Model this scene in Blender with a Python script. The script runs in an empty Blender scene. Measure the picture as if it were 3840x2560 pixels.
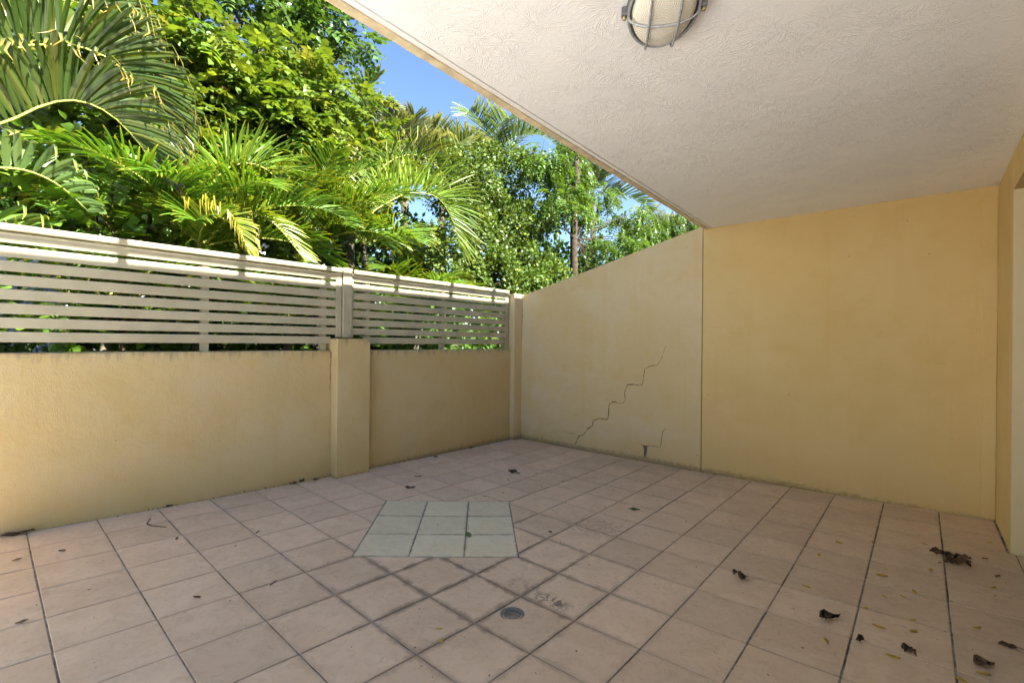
import bpy, math, random
import numpy as np
from mathutils import Vector, Matrix

sc = bpy.context.scene
rad = math.radians

# ------------------------------------------------------------------ camera
cam_d = bpy.data.cameras.new('camera'); cam = bpy.data.objects.new('camera', cam_d)
sc.collection.objects.link(cam); sc.camera = cam
cam_d.sensor_fit = 'HORIZONTAL'; cam_d.sensor_width = 36.0; cam_d.lens = 16.374
cam_d.clip_start = 0.02; cam_d.clip_end = 2000.0
_r = Vector((0.75111951, 0.66009228, 0.00988299)); _u = Vector((-0.00675695, -0.00728266, 0.99995065)); _f = Vector((-0.66013168, 0.75114922, 0.00100994))
_m = Matrix((( _r.x, _u.x, -_f.x), (_r.y, _u.y, -_f.y), (_r.z, _u.z, -_f.z))).to_4x4()
_m.translation = (1.5405, -1.8406, 1.3151)
cam.matrix_world = _m

# ------------------------------------------------------------------ sky, sun, exposure
SUN_EL, SUN_AZ = rad(42.0), rad(3.0)          # azimuth from +X towards +Y
w = bpy.data.worlds.new('World'); sc.world = w; w.use_nodes = True
nt = w.node_tree; nt.nodes.clear()
sky = nt.nodes.new('ShaderNodeTexSky'); sky.sky_type = 'NISHITA'; sky.sun_disc = False
sky.sun_elevation = SUN_EL; sky.sun_rotation = rad(90.0) - SUN_AZ
sky.air_density = 1.0; sky.dust_density = 0.1; sky.ozone_density = 4.0; sky.altitude = 0.0
bg = nt.nodes.new('ShaderNodeBackground'); bg.inputs[1].default_value = 0.054
out = nt.nodes.new('ShaderNodeOutputWorld')
nt.links.new(sky.outputs[0], bg.inputs[0]); nt.links.new(bg.outputs[0], out.inputs[0])
sun_d = bpy.data.lights.new('sun', 'SUN'); sun_d.energy = 5.0; sun_d.angle = rad(0.5); sun_d.color = (1.0, 0.965, 0.91)
sun = bpy.data.objects.new('sun', sun_d); sc.collection.objects.link(sun)
sdir = Vector((math.cos(SUN_EL) * math.cos(SUN_AZ), math.cos(SUN_EL) * math.sin(SUN_AZ), math.sin(SUN_EL)))
sun.rotation_euler = sdir.to_track_quat('Z', 'Y').to_euler(); sun.location = sdir * 30
vs = sc.view_settings; vs.view_transform = 'Standard'; vs.look = 'None'; vs.exposure = 2.6; vs.gamma = 1.0; vs.use_curve_mapping = False
sc.render.engine = 'CYCLES'
cy = sc.cycles; cy.max_bounces = 6; cy.diffuse_bounces = 5; cy.use_adaptive_sampling = True; cy.adaptive_threshold = 0.03; cy.glossy_bounces = 3; cy.transmission_bounces = 4; cy.transparent_max_bounces = 8
cy.caustics_reflective = False; cy.caustics_refractive = False; cy.sample_clamp_indirect = 6.0
try:
    cy.use_denoising = True; cy.denoiser = 'OPENIMAGEDENOISE'
except Exception:
    pass

# ------------------------------------------------------------------ helpers
COL = sc.collection
def link(o, parent=None):
    COL.objects.link(o)
    if parent is not None: o.parent = parent
    return o
def tag(o, label=None, cat=None, group=None, kind=None):
    if label: o['label'] = label
    if cat: o['category'] = cat
    if group: o['group'] = group
    if kind: o['kind'] = kind
    return o
def empty(name, loc, label=None, cat=None, group=None):
    o = bpy.data.objects.new(name, None); o.location = loc; o.empty_display_size = 0.1; COL.objects.link(o)
    return tag(o, label, cat, group)
def mesh_obj(name, verts, faces, mat, parent=None, smooth=False, tint=None):
    me = bpy.data.meshes.new(name)
    me.from_pydata([tuple(v) for v in verts], [], faces); me.update()
    if mat is not None: me.materials.append(mat)
    if smooth: me.polygons.foreach_set('use_smooth', [True] * len(me.polygons))
    if tint is not None:
        at = me.attributes.new('tint', 'FLOAT_COLOR', 'POINT'); at.data.foreach_set('color', np.asarray(tint, dtype=np.float32).ravel())
    o = bpy.data.objects.new(name, me); COL.objects.link(o)
    if parent is not None:
        o.parent = parent; o.matrix_parent_inverse = Matrix.Translation(-parent.location)
    return o
class MB:                                   # collects boxes, tubes and lathes into ONE mesh
    def __init__(s): s.v = []; s.f = []
    def add(s, v, f):
        n = len(s.v); s.v += [tuple(p) for p in v]; s.f += [tuple(i + n for i in q) for q in f]; return s
    def box(s, x0, x1, y0, y1, z0, z1, b=0.0):
        x0, x1 = min(x0, x1), max(x0, x1); y0, y1 = min(y0, y1), max(y0, y1); z0, z1 = min(z0, z1), max(z0, z1)
        if b <= 0:
            v = [(x, y, z) for z in (z0, z1) for y in (y0, y1) for x in (x0, x1)]
            return s.add(v, [(0, 2, 3, 1), (4, 5, 7, 6), (0, 1, 5, 4), (2, 6, 7, 3), (0, 4, 6, 2), (1, 3, 7, 5)])
        # chamfered box
        P = {}
        v = []
        for ix, x in enumerate((x0, x1)):
            for iy, y in enumerate((y0, y1)):
                for iz, z in enumerate((z0, z1)):
                    sx, sy, sz = (1 if ix == 0 else -1), (1 if iy == 0 else -1), (1 if iz == 0 else -1)
                    for a, p in enumerate(((x, y + sy * b, z + sz * b), (x + sx * b, y, z + sz * b), (x + sx * b, y + sy * b, z))):
                        P[(ix, iy, iz, a)] = len(v); v.append(p)
        f = []
        for i in (0, 1):
            f.append([P[(i, 0, 0, 0)], P[(i, 1, 0, 0)], P[(i, 1, 1, 0)], P[(i, 0, 1, 0)]])
            f.append([P[(0, i, 0, 1)], P[(1, i, 0, 1)], P[(1, i, 1, 1)], P[(0, i, 1, 1)]])
            f.append([P[(0, 0, i, 2)], P[(1, 0, i, 2)], P[(1, 1, i, 2)], P[(0, 1, i, 2)]])
            for j in (0, 1):
                f.append([P[(i, j, 0, 0)], P[(i, j, 1, 0)], P[(i, j, 1, 1)], P[(i, j, 0, 1)]])
                f.append([P[(i, 0, j, 0)], P[(i, 1, j, 0)], P[(i, 1, j, 2)], P[(i, 0, j, 2)]])
                f.append([P[(0, i, j, 1)], P[(1, i, j, 1)], P[(1, i, j, 2)], P[(0, i, j, 2)]])
                for k in (0, 1):
                    f.append([P[(i, j, k, 0)], P[(i, j, k, 1)], P[(i, j, k, 2)]])
        cx = Vector(((x0 + x1) / 2, (y0 + y1) / 2, (z0 + z1) / 2)); g = []
        for q in f:
            a, c, d = Vector(v[q[0]]), Vector(v[q[1]]), Vector(v[q[2]])
            g.append(tuple(q) if (c - a).cross(d - a).dot((a + c + d) / 3 - cx) > 0 else tuple(reversed(q)))
        return s.add(v, g)
    def tube(s, pts, r, n=8, caps=True):
        pts = [Vector(p) for p in pts]; rs = r if hasattr(r, '__len__') else [r] * len(pts)
        v = []; f = []; ref = None
        for i, p in enumerate(pts):
            t = (pts[min(i + 1, len(pts) - 1)] - pts[max(i - 1, 0)]).normalized()
            if ref is None: ref = t.orthogonal().normalized()
            ref = (ref - t * ref.dot(t)); ref = ref.normalized() if ref.length > 1e-6 else t.orthogonal().normalized()
            b = t.cross(ref)
            for k in range(n):
                a = 2 * math.pi * k / n
                v.append(p + (ref * math.cos(a) + b * math.sin(a)) * rs[i])
        for i in range(len(pts) - 1):
            for k in range(n):
                f.append((i * n + k, i * n + (k + 1) % n, (i + 1) * n + (k + 1) % n, (i + 1) * n + k))
        if caps: f += [tuple(range(n - 1, -1, -1)), tuple((len(pts) - 1) * n + k for k in range(n))]
        return s.add(v, f)
    def prism(s, poly, axis, a, b):         # poly: 2D points, extruded along axis 0/1/2
        def P(p, t):
            q = [p[0], p[1]]; q.insert(axis, t); return q
        n = len(poly)
        v = [P(p, a) for p in poly] + [P(p, b) for p in poly]
        f = [tuple(range(n)), tuple(range(2 * n - 1, n - 1, -1))] + [(i, n + i, n + (i + 1) % n, (i + 1) % n)[::-1] for i in range(n)]
        return s.add(v, f)
    def build(s, name, mat, parent=None, smooth=False):
        o = mesh_obj(name, s.v, s.f, mat, parent, smooth)
        return o
def recalc(o):
    import bmesh
    bm = bmesh.new(); bm.from_mesh(o.data); bmesh.ops.recalc_face_normals(bm, faces=bm.faces); bm.to_mesh(o.data); bm.free(); return o

# ------------------------------------------------------------------ material helpers
class NT:
    def __init__(s, name):
        s.m = bpy.data.materials.new(name); s.m.use_nodes = True; s.t = s.m.node_tree; s.t.nodes.clear()
        s.out = s.t.nodes.new('ShaderNodeOutputMaterial'); s.p = s.n('ShaderNodeBsdfPrincipled'); s.l(s.p.outputs[0], s.out.inputs[0])
    def n(s, t, **k):
        o = s.t.nodes.new(t)
        for a, b in k.items(): setattr(o, a, b)
        return o
    def l(s, a, b): s.t.links.new(a, b)
    def _in(s, sock, v):
        if v is None: return
        if hasattr(v, 'links') or isinstance(v, bpy.types.NodeSocket): s.l(v, sock)
        else:
            try: sock.default_value = v
            except Exception: sock.default_value = (*v, 1.0)
    def pos(s): 
        if not hasattr(s, '_pos'): s._pos = s.n('ShaderNodeNewGeometry').outputs['Position']
        return s._pos
    def math(s, op, a, b=None, c=None, clamp=False):
        o = s.n('ShaderNodeMath', operation=op, use_clamp=clamp)
        for i, x in enumerate((a, b, c)): s._in(o.inputs[i], x)
        return o.outputs[0]
    def vmath(s, op, a, b=None, scale=None):
        o = s.n('ShaderNodeVectorMath', operation=op); s._in(o.inputs[0], a)
        if b is not None: s._in(o.inputs[1], b)
        if scale is not None: s._in(o.inputs['Scale'], scale)
        return o.outputs['Value'] if op in ('LENGTH', 'DISTANCE', 'DOT_PRODUCT') else o.outputs[0]
    def sep(s, v):
        o = s.n('ShaderNodeSeparateXYZ'); s.l(v, o.inputs[0]); return o.outputs
    def comb(s, x, y, z):
        o = s.n('ShaderNodeCombineXYZ')
        for i, v in enumerate((x, y, z)): s._in(o.inputs[i], v)
        return o.outputs[0]
    def noise(s, vec, scale, detail=4.0, rough=0.55, dist=0.0, stretch=None):
        if stretch: vec = s.vmath('MULTIPLY', vec, stretch)
        o = s.n('ShaderNodeTexNoise'); s.l(vec, o.inputs['Vector']); o.inputs['Scale'].default_value = scale
        o.inputs['Detail'].default_value = detail; o.inputs['Roughness'].default_value = rough; o.inputs['Distortion'].default_value = dist
        return o.outputs[0]
    def ramp(s, v, *stops):
        o = s.n('ShaderNodeValToRGB'); s.l(v, o.inputs[0]); cr = o.color_ramp
        while len(cr.elements) < len(stops): cr.elements.new(0.5)
        for e, (p, c) in zip(cr.elements, stops):
            e.position = p; e.color = (c, c, c, 1) if not hasattr(c, '__len__') else (*c, 1)
        return o.outputs[0]
    def mr(s, v, a, b, c=0.0, d=1.0, smooth=True):
        o = s.n('ShaderNodeMapRange'); o.interpolation_type = 'SMOOTHSTEP' if smooth else 'LINEAR'; s._in(o.inputs[0], v)
        for i, x in enumerate((a, b, c, d)): s._in(o.inputs[1 + i], x)
        return o.outputs[0]
    def mix(s, f, a, b, mode='MIX'):
        o = s.n('ShaderNodeMix', data_type='RGBA', blend_type=mode); s._in(o.inputs[0], f); s._in(o.inputs[6], a); s._in(o.inputs[7], b); return o.outputs[2]
    def bump(s, h, strength, dist):
        o = s.n('ShaderNodeBump'); o.inputs['Strength'].default_value = strength; o.inputs['Distance'].default_value = dist; s.l(h, o.inputs['Height']); s.l(o.outputs[0], s.p.inputs['Normal']); return o
    def set(s, color=None, rough=None, spec=None, metal=None):
        if color is not None: s._in(s.p.inputs['Base Color'], color)
        if rough is not None: s._in(s.p.inputs['Roughness'], rough)
        if spec is not None: s.p.inputs['Specular IOR Level'].default_value = spec
        if metal is not None: s.p.inputs['Metallic'].default_value = metal
        return s.m
M = {}
def simple(name, color, rough=0.5, spec=0.5, metal=0.0, var=0.06, scale=6.0, bump=0.0):
    k = NT(name); nz = k.noise(k.pos(), scale, 5)
    c = k.mix(k.mr(nz, 0.3, 0.7), [x * (1 - var) for x in color], [min(1, x * (1 + var)) for x in color])
    if bump: k.bump(k.noise(k.pos(), 160, 3), bump, 0.002)
    M[name] = k.set(c, rough, spec, metal); return M[name]

def render_wall(name, base, pale, stain, fade=0.5, foot=0.5, z_top=None):
    """painted cement render: mottled, faded patches, runs below the top edge, splash dirt at the foot"""
    k = NT(name); p = k.pos(); x, y, z = k.sep(p)
    big = k.noise(p, 1.1, 4, 0.6, 0.4); mid = k.noise(p, 4.5, 5, 0.6)
    c = k.mix(k.math('MULTIPLY', k.mr(big, 0.38, 0.66), fade), base, pale)
    c = k.mix(k.math('MULTIPLY', k.mr(mid, 0.45, 0.75), 0.4), c, stain)
    runs = k.noise(p, 1.0, 5, 0.62, 0.15, stretch=(9.0, 9.0, 0.55))
    c = k.mix(k.math('MULTIPLY', k.mr(runs, 0.52, 0.72), 0.26), c, stain)
    damp = k.math('MULTIPLY', k.mr(k.math('ADD', z, k.math('MULTIPLY', mid, 0.5)), 0.75, 0.25), foot)
    c = k.mix(k.math('MULTIPLY', damp, 0.55), c, [v * 0.82 for v in stain])
    fine = k.noise(p, 28, 5, 0.65)
    tide = k.math('ADD', z, k.math('MULTIPLY', k.math('SUBTRACT', k.noise(p, 1.3, 5, 0.6, 0.3), 0.5), 1.3))
    band = k.math('MULTIPLY', k.mr(tide, 0.56, 0.40), k.mr(tide, 0.0, 0.34))
    c = k.mix(k.math('MULTIPLY', band, 0.35 * foot), c, pale)
    edge_ = k.math('MULTIPLY', k.mr(tide, 0.50, 0.455), k.mr(tide, 0.36, 0.44))
    c = k.mix(k.math('MULTIPLY', edge_, 0.13 * foot), c, [v * 0.95 for v in stain])
    scuff = k.noise(p, 1.0, 6, 0.75, 1.0, stretch=(3.0, 3.0, 11.0))
    c = k.mix(k.math('MULTIPLY', k.mr(scuff, 0.62, 0.76), 0.35), c, [v * 0.72 for v in stain])
    dirt = k.mr(k.math('ADD', z, k.math('MULTIPLY', k.math('SUBTRACT', fine, 0.5), -0.12)), 0.075, 0.02)
    c = k.mix(k.math('MULTIPLY', dirt, 0.45), c, (0.085, 0.066, 0.036))
    if z_top is not None:
        top = k.mr(k.math('ADD', z, k.math('MULTIPLY', k.math('SUBTRACT', k.noise(p, 1.0, 6, 0.7, stretch=(26, 26, 5)), 0.5), 0.34)), z_top - 0.06, z_top + 0.05)
        c = k.mix(k.math('MULTIPLY', top, 0.55), c, (0.11, 0.10, 0.085))
    spots = k.n('ShaderNodeTexVoronoi'); k.l(p, spots.inputs['Vector']); spots.inputs['Scale'].default_value = 5.0
    c = k.mix(k.math('MULTIPLY', k.mr(spots.outputs['Distance'], 0.028, 0.014), 0.75), c, (0.10, 0.08, 0.05))
    h = k.math('ADD', k.math('MULTIPLY', k.noise(p, 130, 4, 0.7), 0.5), k.math('MULTIPLY', k.noise(p, 14, 4, 0.6), 0.8))
    h = k.math('ADD', h, k.math('MULTIPLY', k.noise(p, 3.2, 4, 0.6, 0.8), 1.6))
    k.bump(h, 0.75, 0.008)
    M[name] = k.set(c, 0.9, 0.2); return M[name]
OCHRE, OCHRE_PALE, OCHRE_STAIN = (0.625, 0.458, 0.205), (0.65, 0.505, 0.27), (0.58, 0.40, 0.15)
LOW, LOW_PALE, LOW_STAIN = (0.54, 0.395, 0.18), (0.56, 0.435, 0.235), (0.495, 0.335, 0.11)
render_wall('low_render', LOW, LOW_PALE, LOW_STAIN, 0.8, 0.8, 1.22)
render_wall('pier_render', LOW, LOW_PALE, LOW_STAIN, 0.9, 0.8, 1.33)
render_wall('outer_render', (0.60, 0.462, 0.25), (0.62, 0.508, 0.32), OCHRE_STAIN, 1.0, 0.9)
render_wall('inner_render', OCHRE, (0.645, 0.492, 0.245), OCHRE_STAIN, 0.7, 0.5)
render_wall('jamb_render', (0.66, 0.55, 0.33), (0.68, 0.58, 0.38), (0.58, 0.45, 0.22), 0.5, 0.5)
simple('beam_render', (0.62, 0.52, 0.34), 0.9, 0.2, var=0.16, scale=16, bump=0.5)
simple('white_trim', (0.86, 0.85, 0.82), 0.7, 0.3, var=0.04)
simple('dark_joint', (0.05, 0.035, 0.02), 0.95, 0.1, var=0.3, scale=40)
simple('mortar_hole', (0.17, 0.15, 0.12), 0.95, 0.1, var=0.5, scale=60)
simple('fence_paint', (0.40, 0.345, 0.22), 0.42, 0.4, var=0.09, scale=5)
simple('screw_steel', (0.55, 0.52, 0.46), 0.35, 0.5, 0.8)
simple('soil', (0.07, 0.05, 0.03), 0.95, 0.1, var=0.4, scale=8, bump=0.5)

def ceiling_mat():
    """texture-coat plaster: overlapping crow's-foot fans of fine ridges"""
    k = NT('ceiling_plaster'); p = k.pos(); x, y, z = k.sep(p); hs = []
    warp = k.vmath('SUBTRACT', k.n('ShaderNodeTexNoise').outputs[1], (0.5, 0.5, 0.5))
    wn = warp.node.inputs[0].links[0].from_node; k.l(p, wn.inputs['Vector']); wn.inputs['Scale'].default_value = 9.0
    p2 = k.vmath('ADD', k.comb(x, y, 0.0), k.vmath('SCALE', warp, scale=0.10))
    for sc_, off, fr in ((4.6, 0.0, 19.0), (6.2, 3.7, 16.0)):
        v = k.n('ShaderNodeTexVoronoi', voronoi_dimensions='2D'); v.inputs['Scale'].default_value = sc_; v.inputs['Randomness'].default_value = 1.0
        q = k.vmath('ADD', p2, (off, off * 0.6, 0.0)); k.l(q, v.inputs['Vector'])
        d = k.vmath('SUBTRACT', q, v.outputs['Position']); dx, dy, _ = k.sep(d)
        ang = k.math('ARCTAN2', dy, dx); cx_, cy_, _ = k.sep(v.outputs['Color'])
        r = k.vmath('LENGTH', d)
        a = k.math('ADD', k.math('MULTIPLY', ang, fr), k.math('MULTIPLY', cx_, 60.0))
        nz = k.noise(k.comb(a, k.math('MULTIPLY', r, 18.0), k.math('MULTIPLY', cy_, 40.0)), 1.0, 2.0, 0.55, 0.1)
        hs.append(k.math('MULTIPLY', k.mr(nz, 0.50, 0.66), k.mr(r, 0.004, 0.03)))
    h = k.math('MAXIMUM', hs[0], hs[1])
    h = k.math('MULTIPLY', h, k.mr(k.noise(p, 7.0, 3), 0.35, 0.6, 0.25, 1.0))
    k.bump(h, 0.5, 0.003)
    c = k.mix(k.mr(k.noise(p, 1.5, 4), 0.35, 0.7), (0.86, 0.865, 0.87), (0.90, 0.905, 0.91))
    return k.set(c, 0.5, 0.4)
M['ceiling'] = ceiling_mat()

S = 0.33                                    # tile module in metres
def tile_mat(name, c0, c1, inset=False):
    k = NT(name); p = k.pos(); x, y, z = k.sep(p)
    oi = k.n('ShaderNodeObjectInfo').outputs['Random']
    q = k.vmath('ADD', p, k.comb(k.math('MULTIPLY', oi, 31.0), k.math('MULTIPLY', oi, 17.0), 0.0))
    n1 = k.noise(q, 5.0, 5, 0.6, 0.6); n2 = k.noise(q, 22.0, 5, 0.65, 1.2)
    c = k.mix(k.mr(n1, 0.3, 0.7), c0, c1)
    c = k.mix(k.math('MULTIPLY', k.mr(n2, 0.48, 0.7), 0.45), c, [v * 0.78 for v in c0])
    c = k.mix(1.0, c, k.comb(*[k.math('ADD', 0.89, k.math('MULTIPLY', oi, 0.16))] * 3), 'MULTIPLY')
    if inset:
        c = k.mix(k.math('MULTIPLY', k.mr(k.noise(q, 9, 4, 0.6, 1.5), 0.5, 0.66), 0.55), c, (0.68, 0.55, 0.37))
    # slate-like relief of short ridges
    rel = k.noise(q, 1.0, 5, 0.62, 0.9, stretch=(16.0, 42.0, 1.0)); rel2 = k.noise(q, 7.0, 4, 0.6, 0.8)
    pit = k.n('ShaderNodeTexVoronoi'); k.l(q, pit.inputs['Vector']); pit.inputs['Scale'].default_value = 24.0
    pm = k.math('MULTIPLY', k.mr(pit.outputs['Distance'], 0.10, 0.05), k.mr(k.noise(q, 4.5, 3), 0.56, 0.64))
    c = k.mix(k.math('MULTIPLY', pm, 0.7), c, (0.10, 0.07, 0.05))
    if inset:
        u_ = k.math('DIVIDE', k.math('ADD', k.math('DIVIDE', k.math('ADD', x, y), S), 4.16), 1.42); w_ = k.math('DIVIDE', k.math('ADD', k.math('DIVIDE', k.math('SUBTRACT', y, x), S), -1.90), 1.42)
        ed = []
        for t_ in (u_, w_):
            fr = k.math('FRACT', k.math('DIVIDE', t_, 1.0)); ed.append(k.math('MINIMUM', fr, k.math('SUBTRACT', 1.0, fr)))
        g = k.mr(k.math('ADD', k.math('MINIMUM', *ed), k.math('MULTIPLY', k.math('SUBTRACT', k.noise(p, 11.0, 5, 0.7), 0.5), 0.25)), 0.05, 0.0)
        c = k.mix(k.math('MULTIPLY', g, 0.42), c, (0.22, 0.17, 0.11))
    if not inset:
        # grime caught along the joints, heaviest round the drain where water stands
        def edge(v):
            fr = k.math('FRACT', k.math('DIVIDE', v, S)); return k.math('MINIMUM', fr, k.math('SUBTRACT', 1.0, fr))
        e = k.math('MINIMUM', edge(x), edge(y)); gn = k.noise(p, 9.0, 5, 0.7)
        near = k.mr(k.vmath('LENGTH', k.vmath('SUBTRACT', k.comb(x, y, 0.0), (-0.35, -0.05, 0.0))), 0.25, 1.3, 1.0, 0.10)
        g = k.mr(k.math('ADD', e, k.math('MULTIPLY', k.math('SUBTRACT', gn, 0.5), 0.30)), 0.10, 0.0)
        g = k.math('MULTIPLY', g, near)
        c = k.mix(k.math('MULTIPLY', g, 0.7), c, (0.15, 0.105, 0.07))
        wash = k.math('MULTIPLY', k.mr(k.noise(p, 1.7, 5, 0.65, 0.5), 0.54, 0.72), 0.15)
        c = k.mix(wash, c, (0.26, 0.175, 0.115))
        # scuffed black patch beside the drain, water mark further up
        for (sx, sy, rx, ry, am, lo) in ((0.145, 0.07, 0.125, 0.07, 0.9, 0.44), (-0.2, 1.05, 0.30, 0.22, 0.38, 0.46), (-0.06, 0.09, 0.13, 0.09, 0.4, 0.48)):
            d = k.vmath('LENGTH', k.comb(k.math('DIVIDE', k.math('SUBTRACT', x, sx), rx), k.math('DIVIDE', k.math('SUBTRACT', y, sy), ry), 0.0))
            s_ = k.math('MULTIPLY', k.mr(d, 1.15, 0.35), k.mr(k.noise(p, 34.0, 5, 0.75, 0.8), lo, lo + 0.1))
            c = k.mix(k.math('MULTIPLY', s_, am), c, (0.075, 0.055, 0.045))
    h = k.math('ADD', k.math('MULTIPLY', rel, 0.45), k.math('SUBTRACT', k.math('MULTIPLY', rel2, 0.9), k.math('MULTIPLY', pm, 0.6)))
    k.bump(h, 0.42, 0.004)
    return k.set(c, k.mr(n2, 0.3, 0.7, 0.42, 0.6), 0.4)
M['tile'] = tile_mat('tile_ceramic', (0.58, 0.425, 0.29), (0.655, 0.50, 0.355))
M['inset_tile'] = tile_mat('inset_tile_ceramic', (0.59, 0.53, 0.365), (0.645, 0.58, 0.41), True)
def grout_mat():
    k = NT('grout'); p = k.pos()
    c = k.mix(k.mr(k.noise(p, 12, 5, 0.7), 0.35, 0.65), (0.11, 0.10, 0.085), (0.34, 0.32, 0.285))
    k.bump(k.noise(p, 150, 3), 0.5, 0.002); return k.set(c, 0.9, 0.2)
M['grout'] = grout_mat()
# ------------------------------------------------------------------ the floor
def fz(x, y):                               # falls to the drain
    y = max(y, -2.3)
    return 0.0313 * math.hypot(x - 0.099, y + 0.165) + 0.015 * x - 0.0297 * y
XL, YR, XE, ZC = -2.628, 3.029, 1.955, 2.488
ny, nx = 40, 24; gv = []; gf = []
gx = np.linspace(-2.70, 2.35, nx); gy = np.linspace(-2.312, 3.10, ny)
for b in gy:
    for a in gx: gv.append((a, b, fz(a, b) - 0.0045))
for j in range(ny - 1):
    for i in range(nx - 1): gf.append((j * nx + i, j * nx + i + 1, (j + 1) * nx + i + 1, (j + 1) * nx + i))
patio = tag(mesh_obj('patio_floor', gv, gf, M['grout'], smooth=True), kind='structure')

def clip(poly, nxx, nyy, d):                # keep nx*x+ny*y >= d
    o = []
    for i, p in enumerate(poly):
        q = poly[(i + 1) % len(poly)]; a = nxx * p[0] + nyy * p[1] - d; b = nxx * q[0] + nyy * q[1] - d
        if a >= 0: o.append(p)
        if (a >= 0) != (b >= 0):
            t = a / (a - b); o.append((p[0] + (q[0] - p[0]) * t, p[1] + (q[1] - p[1]) * t))
    return o
def area(P): return 0.5 * sum(P[i][0] * P[(i + 1) % len(P)][1] - P[(i + 1) % len(P)][0] * P[i][1] for i in range(len(P)))
def inset(P, d):
    o = []; n = len(P)
    for i in range(n):
        a, b, c = Vector(P[i - 1]), Vector(P[i]), Vector(P[(i + 1) % n])
        e1 = (b - a).normalized(); e2 = (c - b).normalized(); n1 = Vector((-e1.y, e1.x)); n2 = Vector((-e2.y, e2.x))
        m = n1 + n2; m = m / max(0.35, m.dot(n1)); o.append((b.x + m.x * d, b.y + m.y * d))
    return o
rnd = random.Random(5)
def tile_geo(P, lift=0.0):
    """P: polygon in metres, counter-clockwise"""
    n = len(P); t = rnd.uniform(-0.0005, 0.0005); tx, ty = rnd.uniform(-0.002, 0.002), rnd.uniform(-0.002, 0.002)
    cx = sum(p[0] for p in P) / n; cyy = sum(p[1] for p in P) / n
    Z = lambda p, dz: fz(p[0], p[1]) + t + lift + tx * (p[0] - cx) + ty * (p[1] - cyy) + dz
    I = inset(P, 0.0022)
    v = [(p[0], p[1], Z(p, -0.008)) for p in P] + [(p[0], p[1], Z(p, -0.0014)) for p in P] + [(p[0], p[1], Z(p, 0)) for p in I]
    f = [(i, (i + 1) % n, n + (i + 1) % n, n + i) for i in range(n)] + [(n + i, n + (i + 1) % n, 2 * n + (i + 1) % n, 2 * n + i) for i in range(n)] + [tuple(2 * n + i for i in range(n))]
    return v, f
DC, DR = (-3.03, 1.0), 2.13                 # the inset diamond, in tile modules
rest = MB()
for a in range(-9, 8):
    for b in range(-7, 10):
        g = 0.0105 + rnd.uniform(-0.003, 0.003)
        P = [(a + g, b + g), (a + 1 - g, b + g), (a + 1 - g, b + 1 - g), (a + g, b + 1 - g)]
        for nn in ((1, 0, -7.945), (-1, 0, -6.6), (0, -1, -9.155)): P = clip(P, *nn) if P else P
        if a >= 5 and b >= 7: P = clip(P, -1, 0, -5.885) if P else P          # the end wall stands here
        sx = 1 if a + 0.5 > DC[0] else -1; sy = 1 if b + 0.5 > DC[1] else -1
        if abs(a + .5 - DC[0]) + abs(b + .5 - DC[1]) < DR + 1.2: P = clip(P, sx, sy, sx * DC[0] + sy * DC[1] + DR + 0.02) if P else P
        if len(P) < 3 or area(P) < 0.012: continue
        Pm = [(p[0] * S, p[1] * S) for p in P]
        v, f = tile_geo(Pm)
        cx, cyy = (a + .5) * S, (b + .5) * S
        # in front of the camera and inside its field: a tile of its own
        dx, dy = cx - 1.5405, cyy + 1.8406; fw = -0.6601 * dx + 0.7511 * dy; rt = 0.7511 * dx + 0.6601 * dy
        if fw > 1.0 and abs(rt) < 1.12 * fw + 0.45: mesh_obj('tile', v, f, M['tile'], patio)
        else: rest.add(v, f)
tag(rest.build('tile_field', M['tile'], patio), kind='stuff')
q = 2 * DR / math.sqrt(2) / 3                # inset tiles, laid on the diagonal
e1, e2 = Vector((1, 1)).normalized(), Vector((-1, 1)).normalized()
for i in range(3):
    for j in range(3):
        c0 = Vector((DC[0], DC[1] - DR)) + e1 * (q * i) + e2 * (q * j); g = 0.013
        P = [c0 + e1 * g + e2 * g, c0 + e1 * (q - g) + e2 * g, c0 + e1 * (q - g) + e2 * (q - g), c0 + e1 * g + e2 * (q - g)]
        v, f = tile_geo([(p.x * S, p.y * S) for p in P], 0.0006)
        mesh_obj('inset_tile', v, f, M['inset_tile'], patio)

pv = MB(); pv.box(2.36, 14.0, -12.0, -1.72, -0.2, 0.05); pv.box(-2.60, 2.35, -12.0, -2.313, -0.2, 0.128)  # pale paving added behind the camera, bounces sunlight under the ceiling
simple('pale_concrete', (0.66, 0.655, 0.64), 0.85, 0.3, var=0.08, scale=3)
tag(pv.build('bounce_paving', M['pale_concrete']), kind='structure')
# floor drain
dx0, dy0 = 0.076, -0.152; dz0 = fz(dx0, dy0) + 0.0025
simple('drain_metal', (0.15, 0.145, 0.125), 0.6, 0.4, 0.0, var=0.3, scale=60)
simple('drain_dark', (0.012, 0.012, 0.012), 0.9, 0.1)
dr = empty('floor_drain', (dx0, dy0, dz0), 'round grey slotted floor drain set in a patio tile', 'drain')
def lathe(prof, n=40, cx=0, cy=0, z=0):
    v = []; f = []
    for r, h in prof:
        for k in range(n):
            t = 2 * math.pi * k / n; v.append((cx + r * math.cos(t), cy + r * math.sin(t), z + h))
    for i in range(len(prof) - 1):
        for k in range(n): f.append((i * n + k, i * n + (k + 1) % n, (i + 1) * n + (k + 1) % n, (i + 1) * n + k))
    return v, f
m = MB(); m.add(*lathe([(0.060, 0.0005), (0.058, 0.0045), (0.051, 0.005), (0.0495, 0.0035), (0.046, 0.0035), (0.044, 0.0055), (0.0405, 0.006), (0.039, 0.003)], 40, dx0, dy0, dz0)); m.build('rim', M['drain_metal'], dr, True)
m = MB(); m.add(*lathe([(0.0385, 0.0012), (0.0001, 0.0012)], 32, dx0, dy0, dz0)); m.build('well', M['drain_dark'], dr)
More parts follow.
